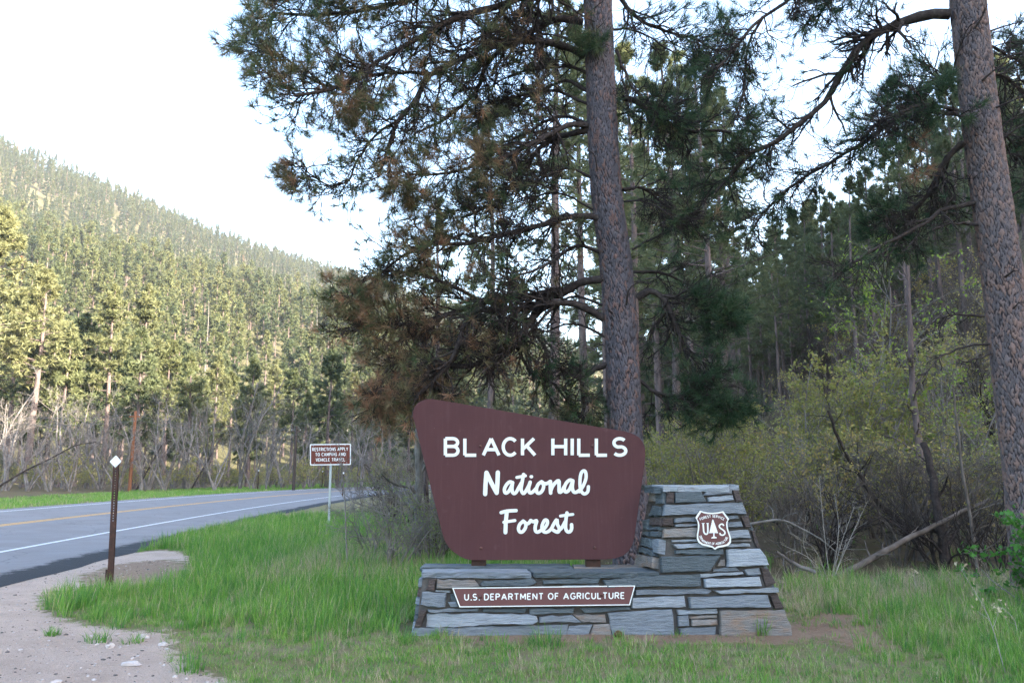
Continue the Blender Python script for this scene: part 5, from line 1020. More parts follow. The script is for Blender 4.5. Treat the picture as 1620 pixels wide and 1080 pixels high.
# ------------------------------------------------------------------ the large entrance sign
def entrance_sign():
    YP = 8.66; base = np.array([at(850, 890, YP)[0], YP, ZLEDGE]); e = empty('entrance_sign', tuple(base)); tag(e, 'large brown board lettered BLACK HILLS National Forest on two short posts', 'sign')
    mp = lambda u, v, h: at(u, v, YP) + np.array([0, -h, 0]); mpy = lambda u, v, h: mp(u, -v, h)
    z1 = lambda p: (640 + p[0] / 3.857, 610 + p[1] / 3.857)
    ol = [(50, 190), (52, 160), (60, 130), (80, 105), (110, 89), (138, 81), (165, 80), (460, 128), (900, 204), (1340, 277), (1372, 285), (1405, 298), (1432, 315), (1452, 340), (1465, 368), (1470, 400), (1470, 430), (1440, 660), (1404, 920), (1392, 965), (1370, 1005), (1335, 1035), (1290, 1052), (1230, 1058), (800, 1061), (440, 1063), (400, 1062), (365, 1053), (330, 1035), (295, 1010), (265, 980), (245, 945), (232, 905), (145, 560), (60, 220)]
    board = plate([z1(p) for p in ol][::-1], 0.045, mp, ['sign_brown', 'panel_edge'], 'board', e, base)
    for x0, x1 in ((746, 769), (926.5, 949.5)):
        a, b = at(x0, 900, YP + 0.10), at(x1, 900, YP + 0.10); mb = MB(); top = at(850, 705, YP)[2]; zb = ZLEDGE - 0.08; hw = (b[0] - a[0]) / 2
        mb.box(((a[0] + b[0]) / 2 - base[0], 0.045 + 0.075, (top + zb) / 2 - base[2]), (hw, 0.072, (top - zb) / 2)); o = obj('post', mb.mesh('post', [M['rust']]), e); bv = o.modifiers.new('bevel', 'BEVEL'); bv.width = 0.004; bv.segments = 2
    for px, py in ((760, 705), (937.5, 704.5), (760.8, 866.5), (940.8, 865.8)): dome(mp(px, py, 0.0), (0, -1, 0), 0.0165, 0.012, board, base, 'bolt')
    H = 31.5; yb = -722.3; sw = 5.2
    for ch, x0, x1 in (('B', 702, 727.2), ('L', 732.8, 756), ('A', 762, 792), ('C', 793.5, 818.3), ('K', 824, 848.9), ('H', 872, 897.5), ('I', 902.6, 907.8), ('L', 913, 935.6), ('L', 940.8, 962.8), ('S', 968, 992.6)):
        gw = GL[ch][0]; inner = (x1 - x0) - sw; wx = inner / gw if ch != 'I' else 0; gx = 0
        if ch == 'S': gx = 0
        letter(ch, x0 + sw / 2 - gx, yb, H, wx, sw, mpy, 0.004, board, base, 'cream')
    z2 = lambda p: (755 + p[0] / 8.526, -(735 + p[1] / 8.526))
    def script(strokes, wpx, name='lettering'):
        mb = MB()
        for k, s in enumerate(strokes):
            wv = wpx
            if isinstance(s, tuple): s, wv = s
            pts = [z2(p) for p in s]
            if len(pts) > 2: pts = resample(pts, max(8, 5 * len(pts)))
            stroke_geo(pts, wv / 8.526, True, 0.004 + 0.0009 * k, mpy, mb)
        obj('letter', np_mesh('letter', np.asarray(mb.V) - base, mb.F, [M['cream']]), board)
    script([[(107, 392), (113, 250), (125, 104)], [(125, 104), (190, 240), (262, 376)], [(262, 376), (272, 240), (278, 102)]], 58)
    script([[(478, 240), (440, 228), (398, 262), (368, 320), (372, 368), (396, 378), (432, 345), (466, 275), (478, 238)], [(476, 240), (468, 310), (474, 362), (496, 386), (526, 366), (560, 305), (598, 240)]], 46)
    script([[(625, 128), (604, 240), (592, 330), (620, 386), (652, 356), (690, 290), (714, 234)], ([(534, 168), (590, 158), (650, 146)], 40)], 46)
    script([[(714, 232), (692, 320), (708, 374), (746, 366), (792, 318)]], 46); script([[(727, 158), (733, 158)]], 44)
    script([[(868, 226), (822, 262), (800, 320), (806, 370), (840, 380), (880, 342), (896, 278), (868, 226)], [(868, 226), (900, 248), (940, 250), (985, 222)]], 46)
    script([[(988, 224), (986, 300), (990, 378)], [(990, 350), (1014, 290), (1058, 236), (1100, 214), (1104, 290), (1108, 366), (1140, 352), (1172, 296)]], 48)
    script([[(1290, 214), (1248, 204), (1202, 242), (1174, 308), (1182, 356), (1210, 362), (1250, 318), (1288, 216)], [(1290, 214), (1282, 300), (1298, 360), (1334, 368), (1384, 336)]], 46)
    script([[(1376, 360), (1428, 284), (1466, 180), (1462, 100), (1434, 78), (1402, 112), (1386, 200), (1388, 300), (1412, 368), (1450, 390), (1490, 360), (1500, 292)]], 44)
    script([[(398, 640), (386, 760), (380, 908)], ([(322, 642), (400, 622), (524, 614)], 46), ([(358, 772), (430, 760), (508, 748)], 40)], 54)
    script([[(620, 756), (574, 800), (556, 860), (576, 902), (612, 898), (648, 850), (654, 790), (620, 756)], [(630, 764), (660, 790), (694, 784), (722, 748)]], 46)
    script([[(720, 750), (760, 764), (802, 752), (782, 830), (786, 888), (816, 904), (862, 880)]], 46)
    script([[(858, 884), (902, 858), (942, 800), (944, 752), (914, 742), (884, 790), (872, 850), (896, 898), (940, 904), (992, 868), (1030, 800)]], 45)
    script([[(1020, 816), (1072, 738), (1082, 800), (1108, 860), (1092, 902), (1060, 898), (1026, 878)], [(1090, 892), (1140, 846), (1186, 764)]], 46)
    script([[(1210, 646), (1196, 740), (1192, 850), (1216, 898), (1250, 898), (1272, 860), (1272, 804)], ([(1122, 688), (1200, 676), (1290, 666)], 38)], 46)
entrance_sign()

def plaque():
    PP = front(860, 943) + F_N * 0.075; base = PP.copy(); e = empty('name_plaque', tuple(base)); tag(e, 'long brown plaque reading U.S. DEPARTMENT OF AGRICULTURE on the plinth', 'plaque')
    mp = lambda u, v, h: on_plane(u, v, PP, F_N) + F_N * h; mpy = lambda u, v, h: mp(u, -v, h)
    ol = [(715.3, 929.2), (1005, 925.4), (996.6, 956.6), (727, 960)]
    board = plate(ol[::-1], 0.03, mp, ['plaque_brown', 'panel_edge'], 'board', e, base)
    c = np.mean(ol, 0); inn = [(717.6, 930.7), (1003.0, 926.9), (995.3, 955.2), (728.2, 958.4)]
    n = 4; V = [mp(*p, 0.003) for p in ol] + [mp(*p, 0.003) for p in inn] + [mp(*p, -0.004) for p in ol] + [mp(*p, 0.0003) for p in inn]
    F = [(i, (i + 1) % 4, 4 + (i + 1) % 4, 4 + i) for i in range(4)] + [(i, 8 + i, 8 + (i + 1) % 4, (i + 1) % 4) for i in range(4)] + [(4 + i, 4 + (i + 1) % 4, 12 + (i + 1) % 4, 12 + i) for i in range(4)]
    obj('border', np_mesh('border', np.asarray(V) - base, F, [M['cream']]), e)
    text_run('U.S. DEPARTMENT OF AGRICULTURE', 735.2, 987.4, -949.3, 10.9, 1.75, mpy, 0.002, board, base, 'cream', gap=0.42, space=0.62, slope=2.6 / 253)
    for px, py in ((759.8, 943), (951.6, 940)): dome(mp(px, py, 0.0), F_N, 0.020, 0.022, board, base, 'bolt', sides=6)
plaque()

def shield():
    PP = front(1128, 838) + F_N * 0.085; base = PP.copy(); e = empty('shield_emblem', tuple(base)); tag(e, 'brown and white forest service shield with US and a tree on the pillar', 'emblem')
    mp = lambda u, v, h: on_plane(u, v, PP, F_N) + F_N * h; z = lambda p: (1090 + p[0] / 14.4, 800 + p[1] / 14.4); mz = lambda u, v, h: mp(*z((u, v)), h); mzy = lambda u, v, h: mz(u, -v, h)
    key = [(250, 100), (330, 128), (430, 146), (540, 150), (650, 142), (780, 113), (845, 200), (915, 295), (882, 350), (876, 420), (890, 520), (930, 640), (962, 740), (958, 830), (895, 902), (780, 930), (690, 943), (640, 962), (590, 998), (545, 958), (500, 938), (400, 914), (290, 888), (215, 832), (178, 750), (176, 660), (198, 540), (206, 430), (190, 345), (145, 265), (195, 180)]
    c = np.array([552, 520]); inner = [tuple(c + (np.array(p) - c) * 0.905) for p in key]
    plate([z(p) for p in key][::-1], 0.03, mp, ['cream', 'panel_edge'], 'border', e, base)
    V = [mz(*p, 0.0012) for p in inner]; field = obj('field', np_mesh('field', np.asarray(V) - base, [tuple(range(len(inner)))], [M['plaque_brown']]), e)
    def poly(pts, name, h=0.003):
        n = len(pts); V = [mz(*p, h) for p in pts] + [mz(*p, 0.0012) for p in pts]; F = [tuple(range(n))] + [(i, (i + 1) % n, n + (i + 1) % n, n + i) for i in range(n)]
        bm = bmesh.new(); vs = [bm.verts.new(v - base) for v in V]
        for f in F: bm.faces.new([vs[i] for i in f])
        bmesh.ops.triangulate(bm, faces=[f for f in bm.faces if len(f.verts) > 4]); bmesh.ops.recalc_face_normals(bm, faces=bm.faces); me = bpy.data.meshes.new(name); bm.to_mesh(me); bm.free(); me.materials.append(M['cream']); obj(name, me, field)
    tr = [(540, 300)]
    for k in range(1, 8): yy = 300 + 44 * k; wv = 14 * k + 16; tr += [(540 + wv + 0.04 * (yy - 300), yy + 4), (540 + wv - 14 + 0.04 * (yy - 300), yy + 8)]
    tr += [(580, 612), (580, 690), (630, 712), (628, 732), (510, 736), (508, 716), (553, 695), (553, 612)]
    for k in range(7, 0, -1): yy = 300 + 44 * k; wv = 12 * k + 14; tr += [(540 - wv + 14 + 0.04 * (yy - 300), yy + 8), (540 - wv + 0.04 * (yy - 300), yy + 4)]
    poly(tr, 'tree_symbol')
    mb = MB()
    for k, (s, wv) in enumerate((([(320, -392), (328, -500), (338, -590), (375, -640), (412, -632), (428, -580), (424, -392)], 34), ([(290, -395), (352, -393)], 14), ([(396, -393), (446, -391)], 14))): stroke_geo(resample(s, 24) if len(s) > 2 else s, wv, False, 0.003 + 0.0003 * k, mzy, mb, 0.0012)
    obj('letter', np_mesh('letter', np.asarray(mb.V) - base, mb.F, [M['cream']]), field); mb = MB()
    stroke_geo(resample([(792, -448), (765, -412), (720, -415), (688, -452), (712, -500), (770, -540), (815, -590), (808, -640), (765, -662), (715, -648), (702, -610)], 40), 32, False, 0.003, mzy, mb, 0.0012)
    obj('letter', np_mesh('letter', np.asarray(mb.V) - base, mb.F, [M['cream']]), field)
    def on_curve(txt, crv, H, wx, sw, gap):
        P = resample(crv, 200); L = np.concatenate([[0], np.cumsum(np.linalg.norm(np.diff(P, axis=0), axis=1))]); adv = [(0.5 if ch == ' ' else GL[ch][0] + gap) for ch in txt]; s = L[-1] / sum(adv); x = 0
        for ch, a in zip(txt, adv):
            if ch != ' ':
                p = np.array([np.interp(x, L, P[:, 0]), np.interp(x, L, P[:, 1])]); q = np.array([np.interp(x + a * s * 0.8, L, P[:, 0]), np.interp(x + a * s * 0.8, L, P[:, 1])]); d = q - p; letter(ch, p[0], p[1], H, s, sw, mzy, 0.0024, field, base, 'cream', rot=math.atan2(d[1], d[0]))
            x += a * s
    on_curve('FOREST SERVICE', [(262, -330), (380, -285), (500, -262), (560, -262), (680, -278), (800, -335)], 62, 1, 10, 0.45)
    on_curve('DEPARTMENT OF AGRICULTURE', [(232, -690), (262, -770), (330, -838), (440, -872), (560, -885), (690, -878), (800, -840), (870, -770), (896, -700)], 58, 1, 9, 0.35)
shield()

# ------------------------------------------------------------------ roadside sign, delineators, utility poles
def road_sign():
    p0, p1 = at(490.5, 702.5, 23.0), at(555, 702.5, 23.0); YS = 23.0; xm = at(523.5, 720, YS)[0]; gz = tz(xm, YS); base = np.array([xm, YS, gz]); e = empty('road_sign', tuple(base)); tag(e, 'brown roadside sign reading RESTRICTIONS APPLY TO CAMPING AND VEHICLE TRAVEL', 'sign')
    mp = lambda u, v, h: at(u, v, YS) + np.array([0, -h, 0]); mpy = lambda u, v, h: mp(u, -v, h)
    def rr(x0, y0, x1, y1, r):
        o = []
        for cx, cy, a0 in ((x1 - r, y0 + r, -90), (x1 - r, y1 - r, 0), (x0 + r, y1 - r, 90), (x0 + r, y0 + r, 180)): o += [(cx + r * math.cos(R(a)), cy + r * math.sin(R(a))) for a in np.linspace(a0, a0 + 90, 5)]
        return o
    sk = lambda pts: [(x, y - (x - 523) * 0.012) for x, y in pts]
    plate(sk(rr(490.3, 701.8, 555.2, 735.4, 1.8)), 0.012, mp, ['refl', 'galv'], 'border', e, base, 0.001)
    V = [mp(*p, 0.0015) for p in sk(rr(492.0, 703.5, 553.6, 733.7, 1.2))]; face = obj('face', np_mesh('face', np.asarray(V) - base, [tuple(range(len(V)))], [M['road_brown']]), e)
    for txt, x0, x1, y in (('RESTRICTIONS APPLY', 494.6, 550.4, 713.0), ('TO CAMPING AND', 499.2, 546.4, 721.2), ('VEHICLE TRAVEL', 500.0, 545.6, 729.6)):
        text_run(txt, x0, x1, -y + (523 - x0) * -0.012, 5.7, 0.86, mpy, 0.004, face, base, 'refl', gap=0.46, space=0.7, slope=0.012)
    for px, py in ((495.7, 704.8), (522.5, 704.4), (546, 704), (497.5, 732), (523, 731.7), (548.5, 731.4)): dome(mp(px, py, 0.002), (0, -1, 0), 0.012, 0.008, face, base, 'galv', sides=8)
    zt = at(523, 704, YS)[2]; mb = MB(); mb.box((0, 0.03, (zt - gz) / 2 - 0.15), (0.030, 0.008, (zt - gz) / 2 + 0.15)); mb.box((-0.026, 0.044, (zt - gz) / 2 - 0.15), (0.004, 0.014, (zt - gz) / 2 + 0.15)); mb.box((0.026, 0.044, (zt - gz) / 2 - 0.15), (0.004, 0.014, (zt - gz) / 2 + 0.15))
    o = obj('post', mb.mesh('post', [M['galv']]), e)
road_sign()
def delineator(loc, h, label, lean=(0, 0), detail=True, src=None):
    if src is None:
        e = empty('delineator_post', loc); mb = MB(); hw = 0.030   # U-channel post with a row of punched holes
        holes = [h - 0.16 - 0.0254 * 1.35 * k for k in range(22)]; z0 = -0.2; zt = h - 0.02
        mb.box((-0.020, 0, (z0 + zt) / 2), (0.011, 0.004, (zt - z0) / 2)); mb.box((0.020, 0, (z0 + zt) / 2), (0.011, 0.004, (zt - z0) / 2))
        edges = [z0] + sum([[q - 0.007, q + 0.007] for q in holes[::-1]], []) + [zt]
        for a, b in zip(edges[0::2], edges[1::2]): mb.box((0, 0, (a + b) / 2), (0.0095, 0.0035, (b - a) / 2))
        mb.box((-0.034, 0.012, (z0 + zt) / 2), (0.003, 0.016, (zt - z0) / 2)); mb.box((0.034, 0.012, (z0 + zt) / 2), (0.003, 0.016, (zt - z0) / 2)); obj('post', mb.mesh('post', [M['rust']]), e)
        mb = MB(); mb.box((-0.052, 0.006, 0.06), (0.013, 0.012, 0.2)); obj('anchor_stake', mb.mesh('anchor_stake', [M['rust']]), e)
        d = 0.078; V = []
        for yy in (-0.010, -0.014):
            for k in range(4):
                for s in (-1, 1): a = math.pi / 2 * k + s * 0.08; V.append((d * math.cos(a), yy, h - 0.075 + d * math.sin(a)))
        F = [tuple(range(8))[::-1], tuple(range(8, 16))] + [(i, (i + 1) % 8, 8 + (i + 1) % 8, 8 + i) for i in range(8)]; refl = obj('reflector', np_mesh('reflector', V, F, [M['refl']]), e)
        for s in (-1, 1): dome(np.array([0, -0.014, h - 0.075 + s * 0.055]), (0, -1, 0), 0.006, 0.004, refl, np.zeros(3), 'galv', sides=6)
    else: e = copy_tree(src, loc)
    e.rotation_euler = (lean[0], lean[1], 0); return tag(e, label, 'delineator', 'roadside delineator posts')
g = ground_px(173, 934); hh = at(181.5, 721.5, g[1])[2]; b = (g[0], g[1], tz(*g)); d0 = delineator(b, hh - b[2] + 0.005, 'rusty delineator post with white diamond reflector beside the gravel', (0, R(-1.6)))
p = place(550, 58.0); d1 = delineator(tuple(p), 1.2, 'small distant delineator on the near verge right of the restrictions sign', src=d0)
p = place(419, 74.0); d2 = delineator(tuple(p), 1.2, 'tiny distant delineator on the far road edge below the birches', src=d0)
p = place(518, 84.0); delineator(tuple(p), 1.2, 'farthest tiny delineator, seen just left of the restrictions sign post', src=d0)
def utility():
    spec = [((-95, 640, 50), 'pole_orange', None), ((222, 650, 66), 'pole_orange', 'orange-brown utility pole standing left among the trees'), ((474, 674, 71), 'pole_dark', 'dark brown utility pole left of the restrictions sign'), ((640, 700, 112), 'pole_dark', None)]
    tops = []
    for (px, py, Y), m, lab in spec:
        p = place(px, Y); zt = at(px, py, Y)[2]; tops.append(np.array([p[0], Y, zt]))
        if lab is None: continue
        e = empty('utility_pole', tuple(p)); h = zt - p[2]; P = np.array([[0, 0, -0.3], [0, 0, h * 0.5], [0.02, 0, h]])[None]; W = tubes(P, np.array([[0.15, 0.135, 0.115]]), 12); obj('pole', np_mesh('pole', W[0], W[1], [M[m]], True), e)
        mb = MB(); mb.box((0, -0.02, h - 0.45), (0.45, 0.05, 0.05)); arm = obj('crossarm', mb.mesh('crossarm', [M[m]]), e)
        for s in (-0.38, 0.38):
            P = np.array([[s, -0.02, h - 0.40], [s, -0.02, h - 0.33], [s, -0.02, h - 0.26]])[None]; W = tubes(P, np.array([[0.02, 0.035, 0.02]]), 8); obj('insulator', np_mesh('insulator', W[0], W[1], [M['galv']], True), arm)
        tag(e, lab, 'utility pole')
    for s, lab in ((-0.38, 'upper thin power line strung between the utility poles'), (0.38, 'lower thin power line strung between the utility poles')):
        pts = []
        for a, b in zip(tops[:-1], tops[1:]):
            for t in np.linspace(0, 1, 12, endpoint=False): q = a + (b - a) * t; pts.append(q + np.array([s, 0, -0.27 - 0.9 * 4 * t * (1 - t) * 0.5 - (0.5 if s > 0 else 0)]))
        P = np.array(pts)[None]; W = tubes(P, np.full((1, len(pts)), 0.014), 5); o0 = P[0, 0]; tag(obj('power_line', np_mesh('power_line', W[0] - o0, W[1], [M['wire']], True), None, tuple(o0)), lab, 'wire', 'power lines')
utility()
# ------------------------------------------------------------------ grass and small things on the ground
def clump(n, h, rad, wid, seed, tint, bend=0.5, dry=0.0, seg=3):
    rg = np.random.default_rng(seed); az = rg.uniform(0, 6.28, n); r = rad * np.sqrt(rg.random(n)); b = np.stack([r * np.cos(az), r * np.sin(az), np.full(n, -0.02)], 1)
    fa = az + rg.normal(0, 0.9, n); out = np.stack([np.cos(fa), np.sin(fa), 0 * fa], 1); H = h * rg.uniform(0.45, 1.1, n); k = bend * rg.uniform(0.15, 1.0, n); sd = np.stack([-np.sin(fa), np.cos(fa), 0 * fa], 1)
    sd = norm(sd + rg.normal(0, 0.4, (n, 3)) * np.array([1, 1, 0])); V = []; 
    for j in range(seg + 1):
        t = j / seg; c = b + out * (H * k * t * t)[:, None] + np.array([0, 0, 1]) * (H * t * (1 - 0.35 * k * t))[:, None]; wv = (wid * rg.uniform(0.7, 1.3, n) * (1 - t ** 1.6) * 0.5)[:, None]
        if j < seg: V += [c - sd * wv, c + sd * wv]
        else: V += [c]
    V = np.stack(V, 1); m = 2 * seg + 1; i = np.arange(n)[:, None] * m; F = []
    for j in range(seg - 1): F += [i + np.array([[2 * j, 2 * j + 1, 2 * j + 3]]), i + np.array([[2 * j, 2 * j + 3, 2 * j + 2]])]
    F.append(i + np.array([[2 * seg - 2, 2 * seg - 1, 2 * seg]])); F = np.concatenate(F); tt = rg.normal(tint, 0.2, n); tt = np.where(rg.random(n) < dry, rg.uniform(0.9, 1.0, n), np.clip(tt, 0, 0.85))
    return V.reshape(-1, 3), F, np.repeat(tt, m)
def cl_mesh(*a, mat='grass', **k): V, F, T = clump(*a, **k); return np_mesh('blades', V, F, [M[mat]], False, dict(tint=T))
def mono_mask(x, y): return (x > -1.12) & (x < 2.98) & (y > 8.20) & (y < 9.0)
def grass():
    rg = np.random.default_rng(21)
    short = [cl_mesh(22, 0.105, 0.10, 0.0064, 400 + s, 0.45, 0.9, 0.2) for s in range(4)]; mid = [cl_mesh(20, 0.17, 0.09, 0.0078, 410 + s, 0.40, 0.7, 0.08) for s in range(4)]; tall = [cl_mesh(22, 0.36, 0.10, 0.0095, 420 + s, 0.35, 0.65, 0.07) for s in range(4)]
    dryc = [cl_mesh(22, 0.36, 0.12, 0.0045, 430 + s, 0.5, 0.9, mat='straw') for s in range(3)]; thatch = [cl_mesh(18, 0.06, 0.13, 0.004, 450 + s, 0.5, 2.5, mat='straw') for s in range(2)]; protos = short + mid + tall + dryc + thatch
    n = 95000; u = rg.random(n); y = 5.6 + (30 - 5.6) * u ** 2.1; x = rg.uniform(-1, 1, n) * (0.72 * y + 0.6); o, _ = road_dist(x, y)
    dirt = soft_poly(x, y, DIRT, 0.22); lit = np.maximum(soft_poly(x, y, LIT1, 0.22), soft_poly(x, y, LIT2, 0.25)); ok = (o > 5.7) & (~mono_mask(x, y)); wood = sstep(10.8, 12.6, y) * sstep(0.4, 1.6, x)
    lush = np.zeros(n); tallz = sstep(7.9, 10.2, y + 0.8 * wob(x, y, 1.2) + 0.5 * wob(x, y, 0.35)) * (x < 1.2) ; tallz = np.maximum(tallz, sstep(2.6, 4.6, x + 0.5 * wob(x, y, 1.0)) * sstep(5.8, 8.6, y + 0.28 * x))
    tallz = np.maximum(tallz, 0.7 * sstep(6.9, 8.8, y + 0.7 * wob(x, y, .8) + 0.4 * wob(x, y, 0.3)) * sstep(-1.0, -2.2, x))
    tallz *= 1 - 0.8 * sstep(0.05, 0.5, soft_poly(x, y, DIRT, 0.75)); patch = 0.5 + 0.5 * wob(x, y, 0.7); dens = 0.36 + 0.45 * tallz + 0.55 * sstep(0.42, 0.8, patch); dens *= (1 - sstep(0.15, 0.75, dirt + 0.25 * (patch - 0.5))); dens *= 1 - 0.82 * sstep(0.2, 0.8, lit); dens *= 1 - 0.985 * wood; ok &= rg.random(n) < dens
    x, y, tallz, patch, o = x[ok], y[ok], tallz[ok], patch[ok], o[ok]; z = terrain(x, y); q = rg.random(len(x)); r4 = rg.integers(0, 4, len(x))
    # straw zone beside the thicket and at the far right
    sz = 0.035 + 0.55 * sstep(-4.4, -3.2, x) * sstep(-0.6, -1.6, x) * sstep(10.6, 12.5, y) * (1 - sstep(17, 22, y)) + 0.25 * sstep(2.8, 4.5, x) * sstep(6.5, 9, y) + 0.30 * sstep(9.2, 10.3, y) * (x > 0.2)
    kind = np.where(q < 0.62 * tallz, 2, np.where(q < 0.13 + 0.70 * tallz + 0.35 * (patch - 0.5), 1, 0)); pick = kind * 4 + r4; pick = np.where(rg.random(len(x)) < sz, 12 + r4 % 3, pick); pick = np.where((rg.random(len(x)) < 0.36 * (1 - tallz)) & (pick < 8), 15 + r4 % 2, pick)
    sc = (0.55 + 0.95 * rg.random(len(x)) ** 1.5) * (1 + 0.25 * wob(x, y, 0.9)) * np.where(pick >= 8, 0.68 + 0.25 * sstep(9, 14, y), 1.0) * (0.8 + 0.2 * np.minimum(1, abs(o) / 9)) * (0.72 + 0.28 * sstep(7.0, 9.0, y))
    scatter('grass', np.stack([x, y, z], 1), rg.uniform(0, 6.28, len(x)), sc, pick, protos, 'spring green grass covering the verge around the monument', 'grass'); print('grass', len(x))
    # far verge of the road
    n = 11000; i = rg.integers(0, len(RS), n); of = rg.uniform(-15, -4.5, n); x = RX[i] + of * np.cos(RT[i]) + rg.normal(0, .4, n); y = RY[i] - of * np.sin(RT[i]) + rg.normal(0, .4, n); ok = (y > 25) & (y < 130); x, y = x[ok], y[ok]
    n = 2500; i = rg.integers(200, len(RS), n); of = rg.uniform(5.8, 9.5, n); x2 = RX[i] + of * np.cos(RT[i]); y2 = RY[i] - of * np.sin(RT[i]); ok = (y2 > 28); x = np.concatenate([x, x2[ok]]); y = np.concatenate([y, y2[ok]])
    protos = [cl_mesh(24, 0.22, 0.30, 0.02, 440 + s, 0.5, 0.7, 0.08) for s in range(3)]; scatter('verge_grass', np.stack([x, y, terrain(x, y)], 1), rg.uniform(0, 6.28, len(x)), rg.uniform(0.7, 1.3, len(x)), rg.integers(0, 3, len(x)), protos, 'strip of short green grass along the far edge of the road', 'grass')
grass()
def small_things():
    rg = np.random.default_rng(31)
    # single grass clumps that stand on their own
    for (px, py, n, h, rad, lab) in ((1205, 1003, 70, 0.22, 0.10, 'upright dark green grass clump against the right foot of the plinth'), (862, 1022, 80, 0.18, 0.16, 'spreading grass clump in front of the plinth centre'), (700, 1005, 26, 0.15, 0.05, 'thin grass clump at the left front foot of the plinth'),
                                     (83, 1010, 60, 0.10, 0.07, 'small round grass tuft alone on the gravel, leftmost'), (155, 1018, 60, 0.12, 0.12, 'grass tuft on the gravel, second from the left'), (208, 1018, 40, 0.10, 0.10, 'low grass tuft on the gravel, third from the left'), (300, 1062, 55, 0.20, 0.12, 'splayed long-bladed grass tuft at the gravel edge, bottom left'), (110, 965, 120, 0.24, 0.26, 'big arching grass clump between gravel and delineator post')):
        g = ground_px(px, py); V, F, T = clump(int(n * 1.3), h * 1.35, rad, 0.0085, int(px), 0.35, 0.9); e = obj('grass_clump', np_mesh('blades', V, F, [M['grass']], False, dict(tint=T)), None, (g[0], g[1], tz(*g))); tag(e, lab, 'grass clump', 'single grass clumps')
    # pine cones
    def cone():
        mb = MB(); n = 70
        for k in range(n):
            t = k / n; a = k * 2.4; r = 0.034 * math.sin(0.35 + 2.5 * t) + 0.004; c = np.array([0.0, 0.0, -0.04 + 0.085 * t]); d = np.array([math.cos(a), math.sin(a), 0.35 - 0.2 * t]); s = np.array([-math.sin(a), math.cos(a), 0]) * 0.010; tip = c + d * r
            mb.add([c, c + d * r * 0.6 + s, tip + s * 0.4 + np.array([0, 0, .002]), tip - s * 0.4 + np.array([0, 0, .002]), c + d * r * 0.6 - s, tip * 0.9 + np.array([0, 0, -.006])], [(0, 1, 2, 3, 4), (1, 5, 2), (2, 5, 3), (3, 5, 4)])
        return mb.mesh('pine_cone', [M['cone']])
    cm = cone()
    for px, py, lab, rot in ((889, 1001, 'pine cone lying against the plinth behind the grass clump', (1.2, 0.3, 0.5)), (977, 1009, 'pine cone lying in needle litter right of the other cone', (1.5, 0.2, 2.0))):
        g = ground_px(px, py); o = obj('pine_cone', cm, None, (g[0], g[1], tz(*g) + 0.032)); o.rotation_euler = rot; tag(o, lab, 'pine cone', 'pine cones')
    # pale flat rocks on the gravel
    for px, py, sx, sy, lab in ((173, 1027, 0.075, 0.05, 'small pale flat rock beside the second gravel grass tuft'), (208, 1054, 0.16, 0.07, 'largest pale flat rock half buried in the gravel'), (258, 1022, 0.08, 0.06, 'pale rock at the grass edge of the gravel'), (228, 1011, 0.09, 0.05, 'pale rock just behind the third gravel grass tuft')):
        g = ground_px(px, py); bm = bmesh.new(); bmesh.ops.create_icosphere(bm, subdivisions=2, radius=1.0)
        for v in bm.verts: v.co *= 1 + rg.normal(0, 0.22); v.co.x *= sx * 0.55; v.co.y *= sy * 0.6; v.co.z *= 0.03
        me = bpy.data.meshes.new('rock'); bm.to_mesh(me); bm.free(); me.materials.append(M['rock']); tag(obj('rock', me, None, (g[0], g[1], tz(*g) + 0.006)), lab, 'rock', 'pale rocks on the gravel')
    # gravel: loose stones on the pull-out
    pr = []
    for s in range(4):
        bm = bmesh.new(); bmesh.ops.create_icosphere(bm, subdivisions=1, radius=1.0)
        for v in bm.verts: v.co *= 1 + rg.normal(0, 0.18); v.co.z *= 0.6
        me = bpy.data.meshes.new('pebble'); bm.to_mesh(me); bm.free(); me.materials.append(M['rock'] if s % 2 else M['mortar']); pr.append(me)
    n = 9000; x = rg.uniform(-11, 0, n); y = 5.8 + 9 * rg.random(n) ** 1.5; o, _ = road_dist(x, y); ok = (soft_poly(x, y, DIRT, 0.1) > 0.6) & (o > 5.5); x, y = x[ok], y[ok]
    scatter('gravel', np.stack([x, y, terrain(x, y)], 1), rg.uniform(0, 6.28, len(x)), rg.gamma(1.5, 0.0035, len(x)) + 0.003, rg.integers(0, 4, len(x)), pr, 'loose pale gravel scattered over the dirt pull-out at lower left', 'gravel')
    # needle litter strewn on the bare ground by the plinth
    V, F, T = clump(40, 0.14, 0.16, 0.004, 77, 0.9, 3.0, mat if False else 0.0) if False else (None, None, None)
    nl = 14000; lx = rg.uniform(-1.6, 6.0, nl); ly = rg.uniform(6.2, 9.6, nl); ok = (np.maximum(soft_poly(lx, ly, LIT1, 0.15), soft_poly(lx, ly, LIT2, 0.15)) > 0.3) & (~mono_mask(lx, ly)); lx, ly = lx[ok], ly[ok]; m = len(lx); a = rg.uniform(0, 6.28, m); d = np.stack([np.cos(a), np.sin(a), rg.normal(0, .12, m)], 1) * 0.07; s = np.stack([-np.sin(a), np.cos(a), 0 * a], 1) * 0.0022
    c = np.stack([lx, ly, terrain(lx, ly) + 0.012], 1); V = np.stack([c - d - s, c - d + s, c + d], 1).reshape(-1, 3); tag(obj('needle_litter', np_mesh('needle_litter', V, np.arange(len(V)).reshape(-1, 3), [M['needles_near']], False, dict(tint=np.repeat(rg.uniform(0.75, 1.0, m), 3)))), 'fallen rusty pine needles strewn around the foot of the plinth', 'needle litter', kind='stuff')
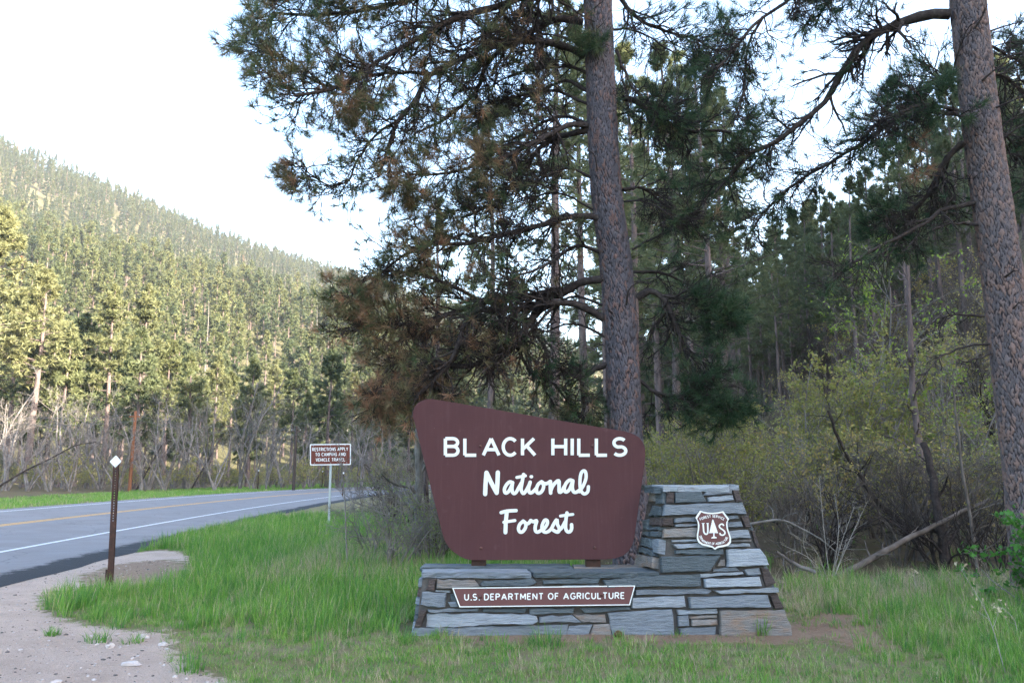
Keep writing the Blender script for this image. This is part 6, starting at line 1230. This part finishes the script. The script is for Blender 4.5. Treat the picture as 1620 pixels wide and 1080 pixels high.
    # dry stalks at lower right
    for j, (px, py, tip, lab) in enumerate(((1590, 1062, (1520, 900), 'bleached dry weed stalk forking at the lower right corner'), (1560, 960, (1556, 890), 'dry seed-headed weed stalk at right, below the leafy shrub'), (1440, 950, (1446, 915), 'short dry weed stalk in the grass left of the right-hand pine'), (1610, 1010, (1585, 960), 'dry curled weed stalk close to the right edge'))):
        g = ground_px(px, py); b = np.array([g[0], g[1], tz(*g)]); t = at(*tip, g[1] + 0.1); P = (resample([b, (b + t) / 2 + np.array([0.05, 0, 0.03]), t], 9) - b)[None]; Rr = np.linspace(0.0045, 0.0018, 9)[None]; S, Rs, _ = grow(P, Rr, 8, 0.3, 1, 0.6, 0.22, 5, -0.02, 0.15, 0.7, 0.0014, rg); lv = leaves(S[:, -1], 0.022, 0.6, rg, 3)
        W = cat([tubes(P, Rr, 5, rg), tubes(S, Rs, 3, rg)]); e = empty('dry_weed', tuple(b)); obj('stalk', np_mesh('stalk', W[0], W[1], [M['twig_dead']], True), e); obj('seed_heads', np_mesh('seed_heads', lv[0], lv[1], [M['straw']], False, dict(tint=lv[2])), e); tag(e, lab, 'weed', 'dry weeds')
small_things()
print('tris', sum(len(m.loops) - 2 * len(m.polygons) for m in bpy.data.meshes))

# ------------------------------------------------------------------ thin haze in the valley air
def haze():
    mb = MB(); lo = np.array([-1010.0, -310.0, -14.0]); hi = np.array([810.0, 1610.0, 420.0]); mb.box(tuple((lo + hi) / 2), tuple((hi - lo) / 2))
    m = bpy.data.materials.new('haze_air'); m.use_nodes = True; n = m.node_tree.nodes; n.clear(); out = n.new('ShaderNodeOutputMaterial'); v = n.new('ShaderNodeVolumePrincipled')
    v.inputs['Color'].default_value = (0.92, 0.95, 1.0, 1); v.inputs['Density'].default_value = 0.00020; v.inputs['Anisotropy'].default_value = 0.2
    m.node_tree.links.new(v.outputs[0], out.inputs['Volume']); tag(obj('haze', mb.mesh('haze', [m])), 'faint pale haze hanging in the valley air', 'haze', kind='stuff')
haze()
